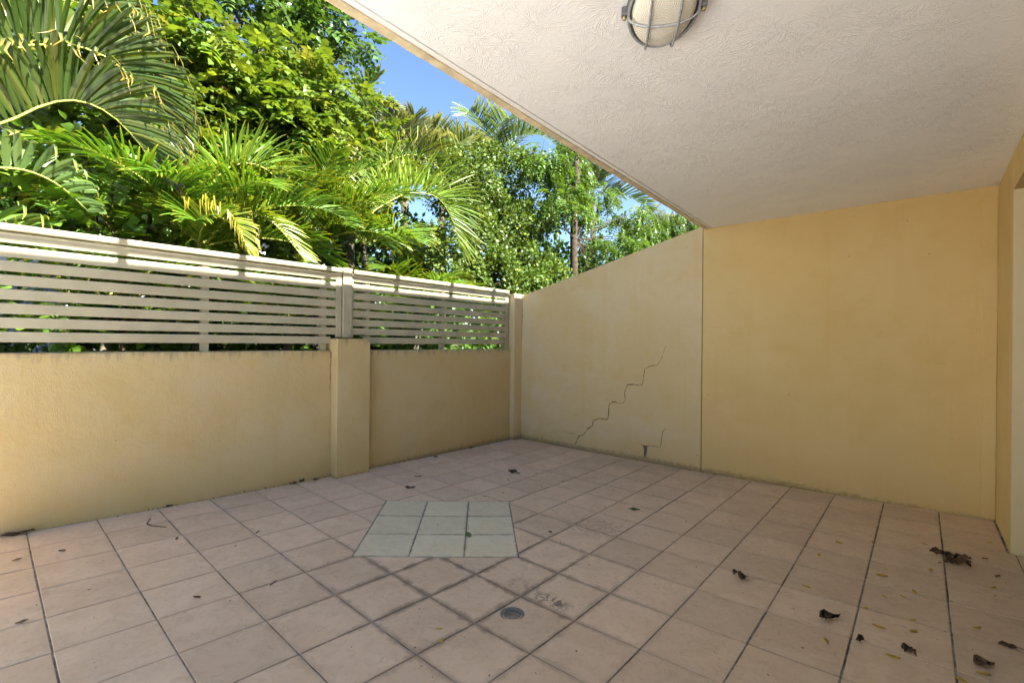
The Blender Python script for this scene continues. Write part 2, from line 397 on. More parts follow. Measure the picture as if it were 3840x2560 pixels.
m = MB(); ax = Vector((0.7511, 0.6601, 0)); bx = Vector((-0.6601, 0.7511, 0))
for i in range(7):
    o = -0.033 + i * 0.011; L = math.sqrt(0.039 ** 2 - o * o); th = 0.0024
    c = Vector((dx0, dy0, dz0)) + bx * o
    P = [c - ax * L - bx * th, c + ax * L - bx * th, c + ax * L + bx * th, c - ax * L + bx * th]
    m.add([(p.x, p.y, p.z + 0.0025) for p in P] + [(p.x, p.y, p.z + 0.0058) for p in P], [(4, 5, 6, 7), (0, 1, 5, 4), (1, 2, 6, 5), (2, 3, 7, 6), (3, 0, 4, 7)])
m.build('grate', M['drain_metal'], dr)

# ------------------------------------------------------------------ low wall with pier (left)
lw = empty('low_wall', (XL, 0.5, 0), 'low ochre rendered wall under the beige slat fence', 'wall')
def wall_grid(y0, y1, x, z0f, z1, th, n=24):
    """a rendered panel facing +X, top edge softened"""
    m = MB(); ys = np.linspace(y0, y1, n); v = []; f = []
    prof = [(x, None), (x, z1 - 0.012), (x - 0.004, z1 - 0.003), (x - 0.014, z1), (x - th + 0.014, z1), (x - th, z1 - 0.01), (x - th, -0.4)]
    for yy in ys:
        for j, (px, pz) in enumerate(prof):
            wob = 0.0015 * math.sin(yy * 7 + j) + 0.001 * math.sin(yy * 19 + 2 * j)
            v.append((px, yy, (z0f - 0.05) if pz is None else pz + (wob if j > 0 else 0)))
    k = len(prof)
    for i in range(n - 1):
        for j in range(k - 1): f.append((i * k + j, (i + 1) * k + j, (i + 1) * k + j + 1, i * k + j + 1))
    f += [tuple(range(k)), tuple((n - 1) * k + j for j in range(k - 1, -1, -1))]
    return m.add(v, f)
recalc(wall_grid(-6.0, 0.3265, XL, 0, 1.218, 0.19, 60).build('wall_panel', M['low_render'], lw))
recalc(wall_grid(0.6805, 2.872, XL, 0, 1.218, 0.19).build('wall_panel', M['low_render'], lw))
m = MB(); m.box(-2.519, -2.86, 0.330, 0.677, -0.3, 1.331, 0.006); m.build('pier', M['pier_render'], lw)

# ------------------------------------------------------------------ boundary wall (right) with sloping top
bw = empty('boundary_wall', (-1.0, YR, 0), 'tall ochre boundary wall with sloping top and stepped crack', 'wall')
JX = -0.1465
m = MB(); m.prism([(-2.56, -0.3), (JX - 0.004, -0.3), (JX - 0.004, 2.517), (-2.56, 1.945)], 1, YR, YR + 0.19); recalc(m.build('wall_panel', M['outer_render'], bw))
m = MB(); m.prism([(JX + 0.004, -0.3), (2.4, -0.3), (2.4, 2.60), (JX + 0.004, 2.52)], 1, YR, YR + 0.19); recalc(m.build('wall_panel', M['inner_render'], bw))
m = MB(); m.box(JX - 0.0038, JX + 0.0038, YR + 0.012, YR + 0.17, -0.2, 2.51); m.build('control_joint', M['dark_joint'], bw)
m = MB(); m.box(-2.80, -2.5605, 2.873, YR + 0.188, -0.3, 1.962, 0.006); m.build('end_pier', M['outer_render'], bw)
m = MB(); m.box(1.874, 1.954, YR - 0.004, YR + 0.02, 0.02, 2.42, 0.003); m.build('render_patch', M['inner_render'], bw)
def ribbon(pts, ws, y=None, x=None, seed=1):
    """a thin open crack; pts in the plane of the wall, subdivided and jittered"""
    r = random.Random(seed); P = []; W = []
    for i in range(len(pts) - 1):
        n = max(2, int(math.dist(pts[i], pts[i + 1]) / 0.02))
        for j in range(n):
            t = j / n; P.append(Vector((pts[i][0] + (pts[i + 1][0] - pts[i][0]) * t + r.uniform(-.004, .004), pts[i][1] + (pts[i + 1][1] - pts[i][1]) * t + r.uniform(-.004, .004))))
            W.append((ws[0] + (ws[1] - ws[0]) * (i + t) / (len(pts) - 1)) * r.uniform(0.35, 1.6))
    P.append(Vector(pts[-1])); W.append(ws[1] * 0.3); v = []; f = []
    for i, p in enumerate(P):
        t = (P[min(i + 1, len(P) - 1)] - P[max(i - 1, 0)]).normalized(); n = Vector((-t.y, t.x))
        for sgn in (-1, 1):
            c = p + n * (sgn * W[i] / 2); v.append((c.x, y, c.y) if y is not None else (x, c.x, c.y))
    for i in range(len(P) - 1): f.append((2 * i, 2 * i + 1, 2 * i + 3, 2 * i + 2))
    return MB().add(v, f)
CR = [(-1.671, 0.055), (-1.628, 0.166), (-1.56, 0.187), (-1.501, 0.263), (-1.431, 0.315), (-1.422, 0.374), (-1.345, 0.414), (-1.225, 0.414), (-1.208, 0.595), (-1.162, 0.625), (-1.027, 0.629), (-1.0, 0.656), (-1.009, 0.771), (-0.97, 0.846), (-0.795, 0.85), (-0.785, 0.894), (-0.769, 1.034), (-0.693, 1.067), (-0.628, 1.076), (-0.584, 1.127), (-0.565, 1.192), (-0.545, 1.263), (-0.519, 1.283)]
ribbon(CR, (0.010, 0.0035), y=YR - 0.0015).build('crack', M['dark_joint'], bw)
ribbon([(-0.81, 0.183), (-0.774, 0.179), (-0.582, 0.196), (-0.569, 0.269), (-0.556, 0.361), (-0.53, 0.39), (-0.484, 0.407)], (0.006, 0.0022), y=YR - 0.0015, seed=2).build('crack', M['dark_joint'], bw)
ribbon([(-1.86, 0.195), (-1.78, 0.185), (-1.69, 0.182)], (0.004, 0.003), y=YR - 0.0015, seed=4).build('crack', M['dark_joint'], bw)
ribbon([(-0.20, 0.17), (-0.16, 0.172)], (0.003, 0.002), y=YR - 0.0015, seed=6).build('crack', M['dark_joint'], bw)
mesh_obj('open_joint', [(-0.777, YR - .0012, 0.176), (-0.727, YR - .0012, 0.183), (-0.733, YR - .0012, 0.12), (-0.742, YR - .0012, 0.062), (-0.772, YR - .0012, 0.05), (-0.768, YR - .0012, 0.11)], [(0, 1, 2, 3, 4, 5)], M['mortar_hole'], bw)
ribbon([(0.322, 1.205), (0.327, 1.14), (0.318, 1.033), (0.321, 0.926), (0.319, 0.835)], (0.006, 0.003), x=XL + 0.0015, seed=5).build('crack', M['dark_joint'], lw)
ribbon([(-2.5595, 1.955), (-2.558, 1.7), (-2.5565, 1.55), (-2.5585, 1.3)], (0.014, 0.004), y=YR - 0.0015, seed=8).build('crack', M['mortar_hole'], bw)

# ------------------------------------------------------------------ house end wall with door opening, ceiling slab
hw = empty('house_wall', (XE, 2.6, 0), 'ochre rendered house wall with a door opening at right edge', 'wall')
DY = 2.296
m = MB(); m.box(XE, XE + 0.30, DY, YR - 0.002, -0.3, ZC - 0.002); m.build('wall_panel', M['inner_render'], hw)
m = MB(); m.box(XE, XE + 0.30, -0.62, DY - 0.002, 2.272, ZC - 0.002); m.build('header', M['inner_render'], hw)
m = MB(); m.box(XE, XE + 0.30, -1.70, -0.622, -0.3, ZC - 0.002); m.build('wall_panel', M['inner_render'], hw)
m = MB(); m.box(XE + 0.003, XE + 0.11, DY - 0.004, DY + 0.01, fz(XE, DY) + 0.002, 2.270); m.build('jamb', M['jamb_render'], hw)
simple('door_frame', (0.05, 0.018, 0.02), 0.4, 0.5, 0.2)
kg = NT('door_glass'); kg.p.inputs['Transmission Weight'].default_value = 1.0; kg.p.inputs['IOR'].default_value = 1.45; M['glass'] = kg.set((0.55, 0.6, 0.6), 0.03)
sd = empty('sliding_door', (XE + 0.1, 0.8, 0.05), 'dark framed glass sliding door in the house wall', 'door')
m = MB(); m.box(XE + 0.113, XE + 0.17, DY - 0.06, DY - 0.006, 0.055, 2.27); m.box(XE + 0.113, XE + 0.17, -0.61, -0.55, 0.055, 2.27); m.box(XE + 0.113, XE + 0.17, -0.549, DY - 0.061, 2.21, 2.27); m.box(XE + 0.113, XE + 0.17, -0.549, DY - 0.061, 0.055, 0.10); m.box(XE + 0.115, XE + 0.168, 0.80, 0.87, 0.101, 2.209); m.build('door_frame', M['door_frame'], sd)
for y0, y1 in ((-0.548, 0.799), (0.871, DY - 0.062)):
    m = MB(); m.box(XE + 0.138, XE + 0.144, y0, y1, 0.101, 2.209); m.build('pane', M['glass'], sd)
simple('room_paint', (0.35, 0.31, 0.27), 0.9, 0.2)
m = MB(); m.add([(XE + .3, -.62, 0.03), (5, -.62, 0.03), (5, YR - .002, 0.03), (XE + .3, YR - .002, 0.03), (XE + .3, -.62, ZC), (5, -.62, ZC), (5, YR - .002, ZC), (XE + .3, YR - .002, ZC)], [(0, 1, 2, 3), (0, 4, 5, 1), (1, 5, 6, 2), (2, 6, 7, 3)])
tag(m.build('room_shell', M['room_paint']), kind='structure')

def ex(y, o=0.0): return 0.035 - 0.0307 * y + o        # x of the soffit edge runs slightly out of square
Y0, Y1 = -1.75, YR
m = MB(); m.prism([(ex(Y0), Y0), (6.0, Y0), (6.0, Y1 - 0.001), (ex(Y1), Y1 - 0.001)], 2, ZC, ZC + 0.20); cl = recalc(m.build('ceiling', M['ceiling'])); tag(cl, kind='structure')
def strip(x0, x1, z0, z1, mat, name, parent, jit=0.0, y0=Y0, y1=Y1 - 0.003):
    n = 90 if jit else 2; v = []; f = []; r = random.Random(9)
    for i in range(n):
        yy = y0 + (y1 - y0) * i / (n - 1); j0 = r.uniform(-jit, jit); j1 = r.uniform(-jit, jit) * 0.6
        for (x, z, j) in ((x0, z0, j0), (x1, z0, j1), (x1, z1, 0), (x0, z1, 0)): v.append((ex(yy, x) + j, yy, z + abs(j) * 0.5))
    for i in range(n - 1):
        for k_ in range(4): f.append((i * 4 + k_, i * 4 + (k_ + 1) % 4, (i + 1) * 4 + (k_ + 1) % 4, (i + 1) * 4 + k_))
    f += [(0, 1, 2, 3), tuple((n - 1) * 4 + k_ for k_ in (3, 2, 1, 0))]
    o = MB().add(v, f).build(name, mat, parent); return recalc(o)
strip(-0.030, -0.004, ZC - 0.004, ZC + 0.19, M['white_trim'], 'drip_strip', cl)
strip(-0.072, -0.031, ZC - 0.010, ZC + 0.20, M['beam_render'], 'edge_band', cl, 0.0022)

# balcony parapet and railing over the slab edge (its shadow falls on the fence)
pr = empty('balcony_railing', (0, 0.3, ZC + 0.2), 'balcony parapet and beige horizontal rails on the slab edge above', 'railing')
SX = -0.05; reach = (SX + 2.640) / math.cos(SUN_AZ); dz_ = reach * math.tan(SUN_EL); dy_ = (SX + 2.640) * math.tan(SUN_AZ)
def bar(x0, x1, z0, z1, name, mat): 
    v = []; 
    for yy in (Y0, 3.30):
        for (x, z) in ((x0, z0), (x1, z0), (x1, z1), (x0, z1)): v.append((SX + x, yy, z))
    return recalc(MB().add(v, [(0, 1, 2, 3), (7, 6, 5, 4), (0, 4, 5, 1), (1, 5, 6, 2), (2, 6, 7, 3), (3, 7, 4, 0)]).build(name, mat, pr))
bar(0.02, 0.14, ZC + 0.201, 1.866 + dz_, 'parapet', M['inner_render'])
bar(-0.012, 0.012, 1.914 + dz_, 1.952 + dz_, 'rail', M['fence_paint'])
bar(-0.02, 0.02, 2.12 + dz_, 2.165 + dz_, 'top_rail', M['fence_paint'])
for yy in (-1.2, -0.44, 0.297, 1.059, 1.819, 2.54):
    if yy + dy_ > 3.28: continue
    m = MB(); m.box(SX - 0.025, SX + 0.019, yy + dy_ - 0.03, yy + dy_ + 0.03, ZC + 0.21, 2.118 + dz_); m.build('post', M['fence_paint'], pr)

# ------------------------------------------------------------------ slat fence
fe = empty('slat_fence', (-2.65, 0.5, 1.22), 'beige aluminium horizontal slat fence on top of the low wall', 'fence')
FX = -2.646
for (a, b) in ((-3.4, 0.3815), (0.5595, 2.777)):
    for k_ in range(8):
        z0 = 1.2825 + 0.0868 * k_
        a1, b1 = a, b
        if k_ == 0: a1, b1 = (a, 0.3285) if a < 0 else (0.679, b)     # the bottom slat stops at the pier
        m = MB(); m.box(FX - 0.016, FX, a1, b1, z0, z0 + 0.065, 0.0022); m.build('slat', M['fence_paint'], fe)
    m = MB(); m.box(FX - 0.045, FX + 0.020, a - 0.0, b + (0.055 if a < 0 else 0.062), 1.962, 2.004, 0.003); m.build('top_rail', M['fence_paint'], fe)
for (y0, y1) in ((0.3825, 0.4355), (0.540, 0.5585), (2.778, 2.838)):
    m = MB(); m.box(FX - 0.02, FX + 0.006, y0, y1, 1.345 if y1 < 1 else 1.224, 1.961, 0.0025); m.build('stile', M['fence_paint'], fe)
m = MB(); m.box(FX - 0.05, FX + 0.022, 0.4435, 0.5365, 1.338, 2.012, 0.003); m.build('post', M['fence_paint'], fe)
m = MB(); m.box(FX + 0.0225, FX + 0.026, 0.448, 0.530, 1.34, 1.415, 0.001); m.build('base_plate', M['fence_paint'], fe)
for (yy, zz) in ((0.466, 1.363), (0.506, 1.39)):
    v, f = lathe([(0.0075, 0.0), (0.0072, 0.002), (0.005, 0.0038), (0.0001, 0.0042)], 14)
    MB().add([(FX + 0.0262 + p[2], yy + p[0], zz + p[1]) for p in v], f).build('screw', M['screw_steel'], fe, True)
for yy in (-2.0, -0.69, 1.72, 0.27, 0.73):
    m = MB(); m.box(FX - 0.072, FX - 0.018, yy - 0.024, yy + 0.024, 1.10, 1.960); m.build('back_post', M['fence_paint'], fe)

# ------------------------------------------------------------------ bulkhead lamp on the ceiling
simple('lamp_paint', (0.13, 0.135, 0.15), 0.45, 0.5, 0.3, var=0.25, scale=60)
simple('cage_paint', (0.34, 0.36, 0.39), 0.5, 0.4, 0.2, var=0.25, scale=90)
simple('brass', (0.55, 0.42, 0.2), 0.35, 0.5, 0.9)
def lamp_glass():
    k = NT('ribbed_glass'); tc = k.n('ShaderNodeTexCoord').outputs['Object']
    x, y, z = k.sep(tc)
    # moulded concentric ribs, a bull's eye at each end of the oval
    d1 = k.vmath('LENGTH', k.vmath('SUBTRACT', k.comb(x, k.math('ABSOLUTE', y), 0.0), (0.0, 0.088, 0.0)))
    rib = k.math('SINE', k.math('MULTIPLY', d1, 900.0))
    k.bump(rib, 0.7, 0.0015)
    k.p.inputs['Transmission Weight'].default_value = 0.12; k.p.inputs['IOR'].default_value = 1.3
    dirt = k.mr(k.noise(tc, 60, 5, 0.7), 0.5, 0.75)
    return k.set(k.mix(k.math('MULTIPLY', dirt, 0.35), (0.88, 0.85, 0.74), (0.60, 0.48, 0.28)), 0.28, 0.6)
M['lamp_glass'] = lamp_glass()
LC = Vector((0.867, -0.302, ZC)); la = math.atan2(0.866, -0.5) - math.pi / 2
lamp = empty('bulkhead_lamp', LC, 'oval caged bulkhead lamp with ribbed glass on the white ceiling', 'lamp'); lamp.rotation_euler = (0, 0, la)
def lpart(name, mb, mat, smooth=True):
    o = mb.build(name, mat, None, smooth); o.parent = lamp; return recalc(o)
def oval(a, b, z, n=48): return [(a * math.cos(2 * math.pi * i / n), b * math.sin(2 * math.pi * i / n), z) for i in range(n)]
def loft(rings):
    v = []; f = []; n = len(rings[0])
    for r_ in rings: v += r_
    for i in range(len(rings) - 1):
        for k_ in range(n): f.append((i * n + k_, i * n + (k_ + 1) % n, (i + 1) * n + (k_ + 1) % n, (i + 1) * n + k_))
    return MB().add(v, f)
lpart('body', loft([oval(0.122, 0.196, -0.0005), oval(0.124, 0.198, -0.012), oval(0.121, 0.195, -0.026), oval(0.112, 0.186, -0.028), oval(0.106, 0.18, -0.022)]), M['lamp_paint'])
rg = []
for i in range(13):
    t = math.pi / 2 * i / 12; rg.append(oval(0.1065 * max(math.cos(t) ** 0.75, 0.001), 0.180 * max(math.cos(t) ** 0.75, 0.001), -0.022 - 0.056 * math.sin(t), 64))
lpart('glass', loft(rg), M['lamp_glass'])
def wire(pts, r=0.0043, name='cage_ring', closed=False):
    m = MB(); m.tube(pts + ([pts[0], pts[1]] if closed else []), r, 8, not closed); return lpart(name, m, M['cage_paint'])
wire(oval(0.117, 0.190, -0.034, 60), 0.0048, closed=True)
wire([(0.118 * math.cos(t), 0.0, -0.03 - 0.053 * max(math.sin(t), 0) ** 0.8) for t in np.linspace(0, math.pi, 31)], 0.0045, 'cage_hoop')
for s_ in (-0.048, 0.048):
    wire([(s_, 0.176 * math.cos(t), -0.032 - 0.051 * max(math.sin(t), 0) ** 0.8) for t in np.linspace(0, math.pi, 31)], 0.0042, 'cage_wire')
for s_ in (-1, 1):
    m = MB(); m.box(s_ * 0.117, s_ * 0.141, -0.014, 0.014, -0.034, -0.006, 0.003); lpart('lug', m, M['lamp_paint'], False)
    m = MB(); m.add(*lathe([(0.0001, -0.046), (0.0055, -0.046), (0.006, -0.043), (0.006, -0.0345)], 12, s_ * 0.131, 0.0)); lpart('screw', m, M['brass'])
# ------------------------------------------------------------------ foliage materials
def leaf_mat(name, trans=0.35, rough=0.42, spec=0.5, yellow=1.0):
    k = NT(name); at = k.n('ShaderNodeAttribute'); at.attribute_name = 'tint'
    oi = k.n('ShaderNodeObjectInfo').outputs['Random']
    hsv = k.n('ShaderNodeHueSaturation'); k.l(at.outputs['Color'], hsv.inputs['Color'])
    k.l(k.math('ADD', 0.492, k.math('MULTIPLY', oi, 0.016)), hsv.inputs['Hue']); k.l(k.math('ADD', 0.85, k.math('MULTIPLY', oi, 0.3)), hsv.inputs['Value'])
    k.set(hsv.outputs[0], rough, spec)
    tr = k.n('ShaderNodeBsdfTranslucent')
    k.l(k.mix(1.0, hsv.outputs[0], (1.5 * yellow, 1.35, 0.5), 'MULTIPLY'), tr.inputs['Color'])
    mx = k.n('ShaderNodeMixShader'); mx.inputs[0].default_value = trans
    k.l(k.p.outputs[0], mx.inputs[1]); k.l(tr.outputs[0], mx.inputs[2]); k.l(mx.outputs[0], k.out.inputs[0])
    M[name] = k.m; return k.m
leaf_mat('palm_leaf', 0.34, 0.38, 0.5); leaf_mat('broad_leaf', 0.36, 0.4, 0.5); leaf_mat('small_leaf', 0.28, 0.45, 0.4)
simple('rachis', (0.33, 0.34, 0.06), 0.5, 0.4, var=0.25, scale=20)
simple('bark', (0.062, 0.045, 0.03), 0.95, 0.2, var=0.4, scale=14, bump=1.0)
simple('palm_trunk', (0.085, 0.072, 0.05), 0.9, 0.2, var=0.35, scale=16, bump=0.8)
simple('dark_bark', (0.06, 0.045, 0.032), 0.95, 0.2, var=0.4, scale=14, bump=1.0)

R_ = np.random.default_rng(11)
def lerp3(a, b, t): return np.asarray(a) * (1 - t) + np.asarray(b) * t
def catmull(P, n):
    P = [np.asarray(p, float) for p in P]; Q = [2 * P[0] - P[1]] + P + [2 * P[-1] - P[-2]]; o = []
    m_ = len(P) - 1
    for i in range(n):
        u = i / (n - 1) * m_; k_ = min(int(u), m_ - 1); t = u - k_; a, b, c, d = Q[k_:k_ + 4]
        o.append(0.5 * ((2 * b) + (c - a) * t + (2 * a - 5 * b + 4 * c - d) * t * t + (3 * b - a - 3 * c + d) * t ** 3))
    return np.array(o)
def norm(v): return v / (np.linalg.norm(v) + 1e-9)
def frond(parent, pts, n=46, L=0.6, w=0.03, V=35, up=(0, 0, 1), droop=0.12, curl=0.0, c0=(0.06, 0.15, 0.02), c1=(0.30, 0.26, 0.03), tipstart=0.86, fwd=(78, 28), start=0.12, rad_=0.011, jit=0.5, missing=0.0, name='frond', sides=(-1, 1), blunt=False, var=0.25):
    ns = 60; C = catmull(pts, ns); up = norm(np.asarray(up, float))
    T = np.gradient(C, axis=0); T /= np.linalg.norm(T, axis=1)[:, None]
    v = []; f = []; tint = []
    for i in range(n):
        s_ = start + (1 - start) * (i + R_.uniform(-0.2, 0.2)) / (n - 1); s_ = min(max(s_, 0), 1)
        k_ = int(s_ * (ns - 1)); p = C[k_]; t = T[k_]
        S_ = norm(np.cross(t, up)); N = norm(np.cross(S_, t)); ss = (s_ - start) / (1 - start)
        prof = (0.55 + 0.45 * min(1, ss / 0.25)) * (1 - 0.62 * max(0, (ss - 0.45) / 0.55) ** 1.5)
        for sd_ in sides:
            if R_.random() < missing: continue
            a = rad(fwd[0] + (fwd[1] - fwd[0]) * ss + R_.normal(0, 4)); vv = rad(V + R_.normal(0, 5))
            d = math.cos(a) * t + math.sin(a) * (sd_ * math.cos(vv) * S_ + math.sin(vv) * N); d = norm(d)
            wd = t - t.dot(d) * d
            if np.linalg.norm(wd) < 0.2: wd = N - N.dot(d) * d
            wd = norm(wd + R_.normal(0, 0.12, 3)); nr = norm(np.cross(d, wd))
            LL = L * prof * R_.uniform(0.88, 1.08); ww = w * (0.75 + 0.25 * prof) * R_.uniform(0.85, 1.1)
            g = 1 - var + 2 * var * R_.random(); yel = R_.random() ** 3 * 2 * var
            dr = droop * R_.uniform(1 - jit, 1 + jit); lat = R_.normal(0, 0.07); cu = curl * R_.uniform(0.3, 1.4)
            ts = (0.0, 0.18, 0.45, 0.70, 0.86, 0.94, 1.0); wf = (0.4, 0.95, 1.0, 0.95, 0.8, 0.5, 0.12) if blunt else (0.4, 0.95, 1.0, 0.9, 0.62, 0.36, 0.03)
            b0 = len(v)
            for t_, wz in zip(ts, wf):
                c = p + d * (LL * t_) + np.array([0, 0, -1.0]) * (LL * dr * t_ ** 2.2) + wd * (LL * lat * t_ * t_)
                if cu and t_ > 0.87:
                    e = (t_ - 0.87) / 0.13; c = c + np.array([0, 0, -1.0]) * (LL * cu * e * 0.8) - d * (LL * (0.07 + cu * 0.15) * e) + wd * (LL * 0.05 * e * R_.normal()) + np.array([1.0, 0, 0]) * (LL * 0.06 * e)
                h = wd * (ww * wz * 0.5); fold = nr * (ww * wz * 0.16)
                v += [c - h + fold, c, c + h + fold]
                tt = min(1, max(0, (t_ - tipstart) / max(0.01, 1 - tipstart)))
                col = lerp3(np.asarray(c0) * g, c1, min(1, tt * 0.95 + yel * 0.4)); tint += [(*col, 1)] * 3
            for j in range(len(ts) - 1):
                q = b0 + 3 * j; f += [(q, q + 1, q + 4, q + 3), (q + 1, q + 2, q + 5, q + 4)]
    k0 = int(start * (ns - 1)); b0 = len(v)                      # the blade stays joined along the midrib
    for i in range(k0, ns):
        S_ = norm(np.cross(T[i], up)); v += [C[i] - S_ * rad_ * 0.5, C[i] + S_ * rad_ * 0.5]; tint += [(0.2, 0.22, 0.04, 1)] * 2
    for i in range(ns - k0 - 1): q = b0 + 2 * i; f.append((q, q + 1, q + 3, q + 2))
    o = mesh_obj(name, v, f, M['palm_leaf'], parent, False, tint)
    rs = [rad_ * (1 - 0.85 * i / 15) for i in range(16)]
    MB().tube([C[min(int(i / 15 * (ns - 1)), ns - 1)] for i in range(16)], rs, 6).build('rachis', M['rachis'], None, True)
    ro = bpy.data.objects[-1] if False else COL.objects[-1]
    ro.parent = o; ro.matrix_parent_inverse = o.matrix_world.inverted() if False else Matrix.Translation(-parent.location) if False else Matrix.Identity(4)
    return o
def arc(base, az, el, length, sag, n=7, twist=0.0):
    """a frond's midrib leaving its crown at azimuth az and elevation el (degrees), bending down by sag"""
    a, e = rad(az), rad(el); p = np.array(base, float); o = [p.copy()]; st = length / (n - 1)
    for i in range(n - 1):
        ee = e - rad(sag) * ((i + 0.5) / (n - 1)) ** 1.3; aa = a + rad(twist) * i / n
        p = p + st * np.array([math.cos(ee) * math.cos(aa), math.cos(ee) * math.sin(aa), math.sin(ee)]); o.append(p.copy())
    return o
def trunk(parent, pts, r, mat='palm_trunk', name='trunk', n=10):
    return MB().tube(pts, r, n).build(name, M[mat], parent, True)
GOLD0, GOLD1 = (0.08, 0.175, 0.015), (0.42, 0.33, 0.03)
KING0, KING1 = (0.050, 0.094, 0.014), (0.42, 0.28, 0.04)
FAR0, FAR1 = (0.10, 0.14, 0.055), (0.30, 0.30, 0.14)

# --- king palm at the left edge, broad leaflets hanging over the fence
P1 = empty('king_palm', (-4.1, -2.95, -0.3), 'big palm with broad dark leaflets and brown curled tips at left', 'palm tree', 'palms behind the fence')
trunk(P1, [(-4.1, -2.95, -0.3), (-4.08, -2.9, 1.2), (-3.95, -2.75, 2.35)], [0.10, 0.085, 0.07])
def KF(pts, **k):
    a = dict(n=96, var=0.22, L=0.62, w=0.040, V=58, droop=0.2, curl=0.2, c0=KING0, c1=KING1, tipstart=0.87, fwd=(84, 26), rad_=0.014); a.update(k); return frond(P1, pts, **a)
KF([(-3.9, -2.75, 2.35), (-3.6, -2.2, 2.55), (-3.45, -1.77, 2.84), (-3.42, -1.52, 3.08), (-3.40, -1.33, 3.16), (-3.38, -1.15, 3.10), (-3.36, -0.98, 2.92), (-3.36, -0.86, 2.72)], L=0.60, start=0.2)
KF([(-3.95, -2.75, 2.4), (-3.85, -2.2, 3.0), (-3.75, -1.75, 3.5), (-3.72, -1.35, 3.72), (-3.70, -1.05, 3.66), (-3.68, -0.85, 3.42), (-3.68, -0.72, 3.1)], L=0.66, start=0.2, curl=0.26)
KF([(-3.95, -2.75, 2.4), (-4.0, -2.3, 3.2), (-4.0, -1.95, 3.75), (-4.0, -1.6, 4.1), (-4.0, -1.2, 4.25), (-4.0, -0.9, 4.1)], L=0.7, start=0.2, curl=0.26)
KF([(-3.8, -2.7, 2.2), (-3.45, -2.2, 2.42), (-3.32, -1.77, 2.50), (-3.28, -1.6, 2.50), (-3.25, -1.45, 2.42), (-3.22, -1.32, 2.28)], L=0.36, w=0.045, n=18, V=70, curl=0.25, c0=(0.07, 0.13, 0.025), c1=(0.33, 0.30, 0.05), fwd=(88, 60))
KF([(-3.7, -2.7, 2.0), (-3.4, -2.3, 2.10), (-3.25, -1.9, 2.12), (-3.2, -1.65, 2.05), (-3.18, -1.45, 1.92)], L=0.34, w=0.04, n=16, V=50, curl=0.3, c0=(0.07, 0.14, 0.02), c1=(0.4, 0.34, 0.04), fwd=(85, 50))

# --- golden cane palms just behind the fence
def cane(base, top, group='palms behind the fence', label='', cols=(GOLD0, GOLD1)):
    P = empty('cane_palm', base, label, 'palm tree', group)
    b, t = np.array(base, float), np.array(top, float)
    trunk(P, [b, b * 0.5 + t * 0.5 + np.array([0.03, 0.02, 0]), t], [0.055, 0.045, 0.035])
    return P
P2 = cane((-3.75, -0.55, -0.3), (-3.65, -0.45, 2.2), label='golden cane palm with arched yellow-green frond beside the long fence panel')
G2 = dict(L=0.52, w=0.021, V=40, droop=0.24, c0=GOLD0, c1=GOLD1, n=60)
def GF(P, pts, **k):
    a = dict(G2); a.update(k); return frond(P, pts, **a)
GF(P2, [(-3.65, -0.46, 2.15), (-3.6, -0.46, 2.56), (-3.57, -0.41, 2.77), (-3.55, -0.30, 2.95), (-3.54, -0.15, 3.06), (-3.5, 0.02, 3.07), (-3.46, 0.2, 2.94), (-3.42, 0.35, 2.72), (-3.4, 0.45, 2.5)], L=0.52, V=58, n=72, droop=0.16, tipstart=0.88, start=0.2, c0=(0.10, 0.21, 0.012))
GF(P2, [(-3.6, -0.45, 2.2), (-3.35, -0.35, 2.42), (-3.2, -0.2, 2.5), (-3.05, -0.05, 2.42), (-2.85, 0.1, 2.15), (-2.75, 0.15, 1.95)], L=0.34, V=30, c0=(0.13, 0.19, 0.015))
GF(P2, [(-3.6, -0.5, 2.1), (-3.3, -0.55, 2.3), (-3.1, -0.5, 2.38), (-2.95, -0.42, 2.3), (-2.85, -0.35, 2.1)], L=0.32, V=45, curl=0.5, c0=(0.14, 0.2, 0.015), tipstart=0.7)
for az, el, ln, sg in ((150, 60, 1.5, 70), (60, 50, 1.5, 80), (100, 65, 1.6, 60), (-70, 55, 1.4, 70), (-110, 45, 1.2, 70), (20, 70, 1.1, 90), (-40, 68, 1.0, 90), (200, 40, 1.2, 60), (80, 25, 1.3, 60), (-20, 30, 0.7, 50)):
    GF(P2, arc((-3.65, -0.45, 2.2), az, el, ln, sg), V=R_.uniform(15, 45))
P3 = cane((-4.0, 0.75, -0.3), (-3.95, 0.85, 2.5), label='golden cane palm with tall upright fronds behind the fence post')
for az, el, ln, sg in ((95, 78, 1.9, 55), (60, 62, 1.8, 70), (150, 72, 1.9, 50), (20, 62, 1.3, 80), (-30, 66, 1.4, 80), (-75, 60, 1.6, 75), (-120, 60, 1.5, 70), (200, 62, 1.7, 60), (40, 35, 1.3, 70), (-60, 30, 1.3, 70), (100, 40, 1.6, 70), (0, 40, 0.9, 60), (-5, 82, 1.5, 60)):
    GF(P3, arc((-3.95, 0.75, 2.4), az, el, ln * 0.86, sg), V=R_.uniform(15, 50), L=0.52, c0=(0.075, 0.15, 0.014))
P4 = cane((-4.25, 1.55, -0.3), (-4.1, 1.55, 2.6), label='golden cane palm with the widest sunlit arching fronds by the end of the fence')
GF(P4, [(-4.1, 1.5, 2.6), (-4.0, 1.57, 2.98), (-3.98, 1.77, 3.17), (-3.95, 2.12, 3.40), (-3.92, 2.5, 3.48), (-3.9, 2.74, 3.40), (-3.88, 2.95, 3.12), (-3.87, 3.05, 2.8)], L=0.85, w=0.026, V=60, n=84, droop=0.16, start=0.15, c0=(0.12, 0.22, 0.015), tipstart=0.92)
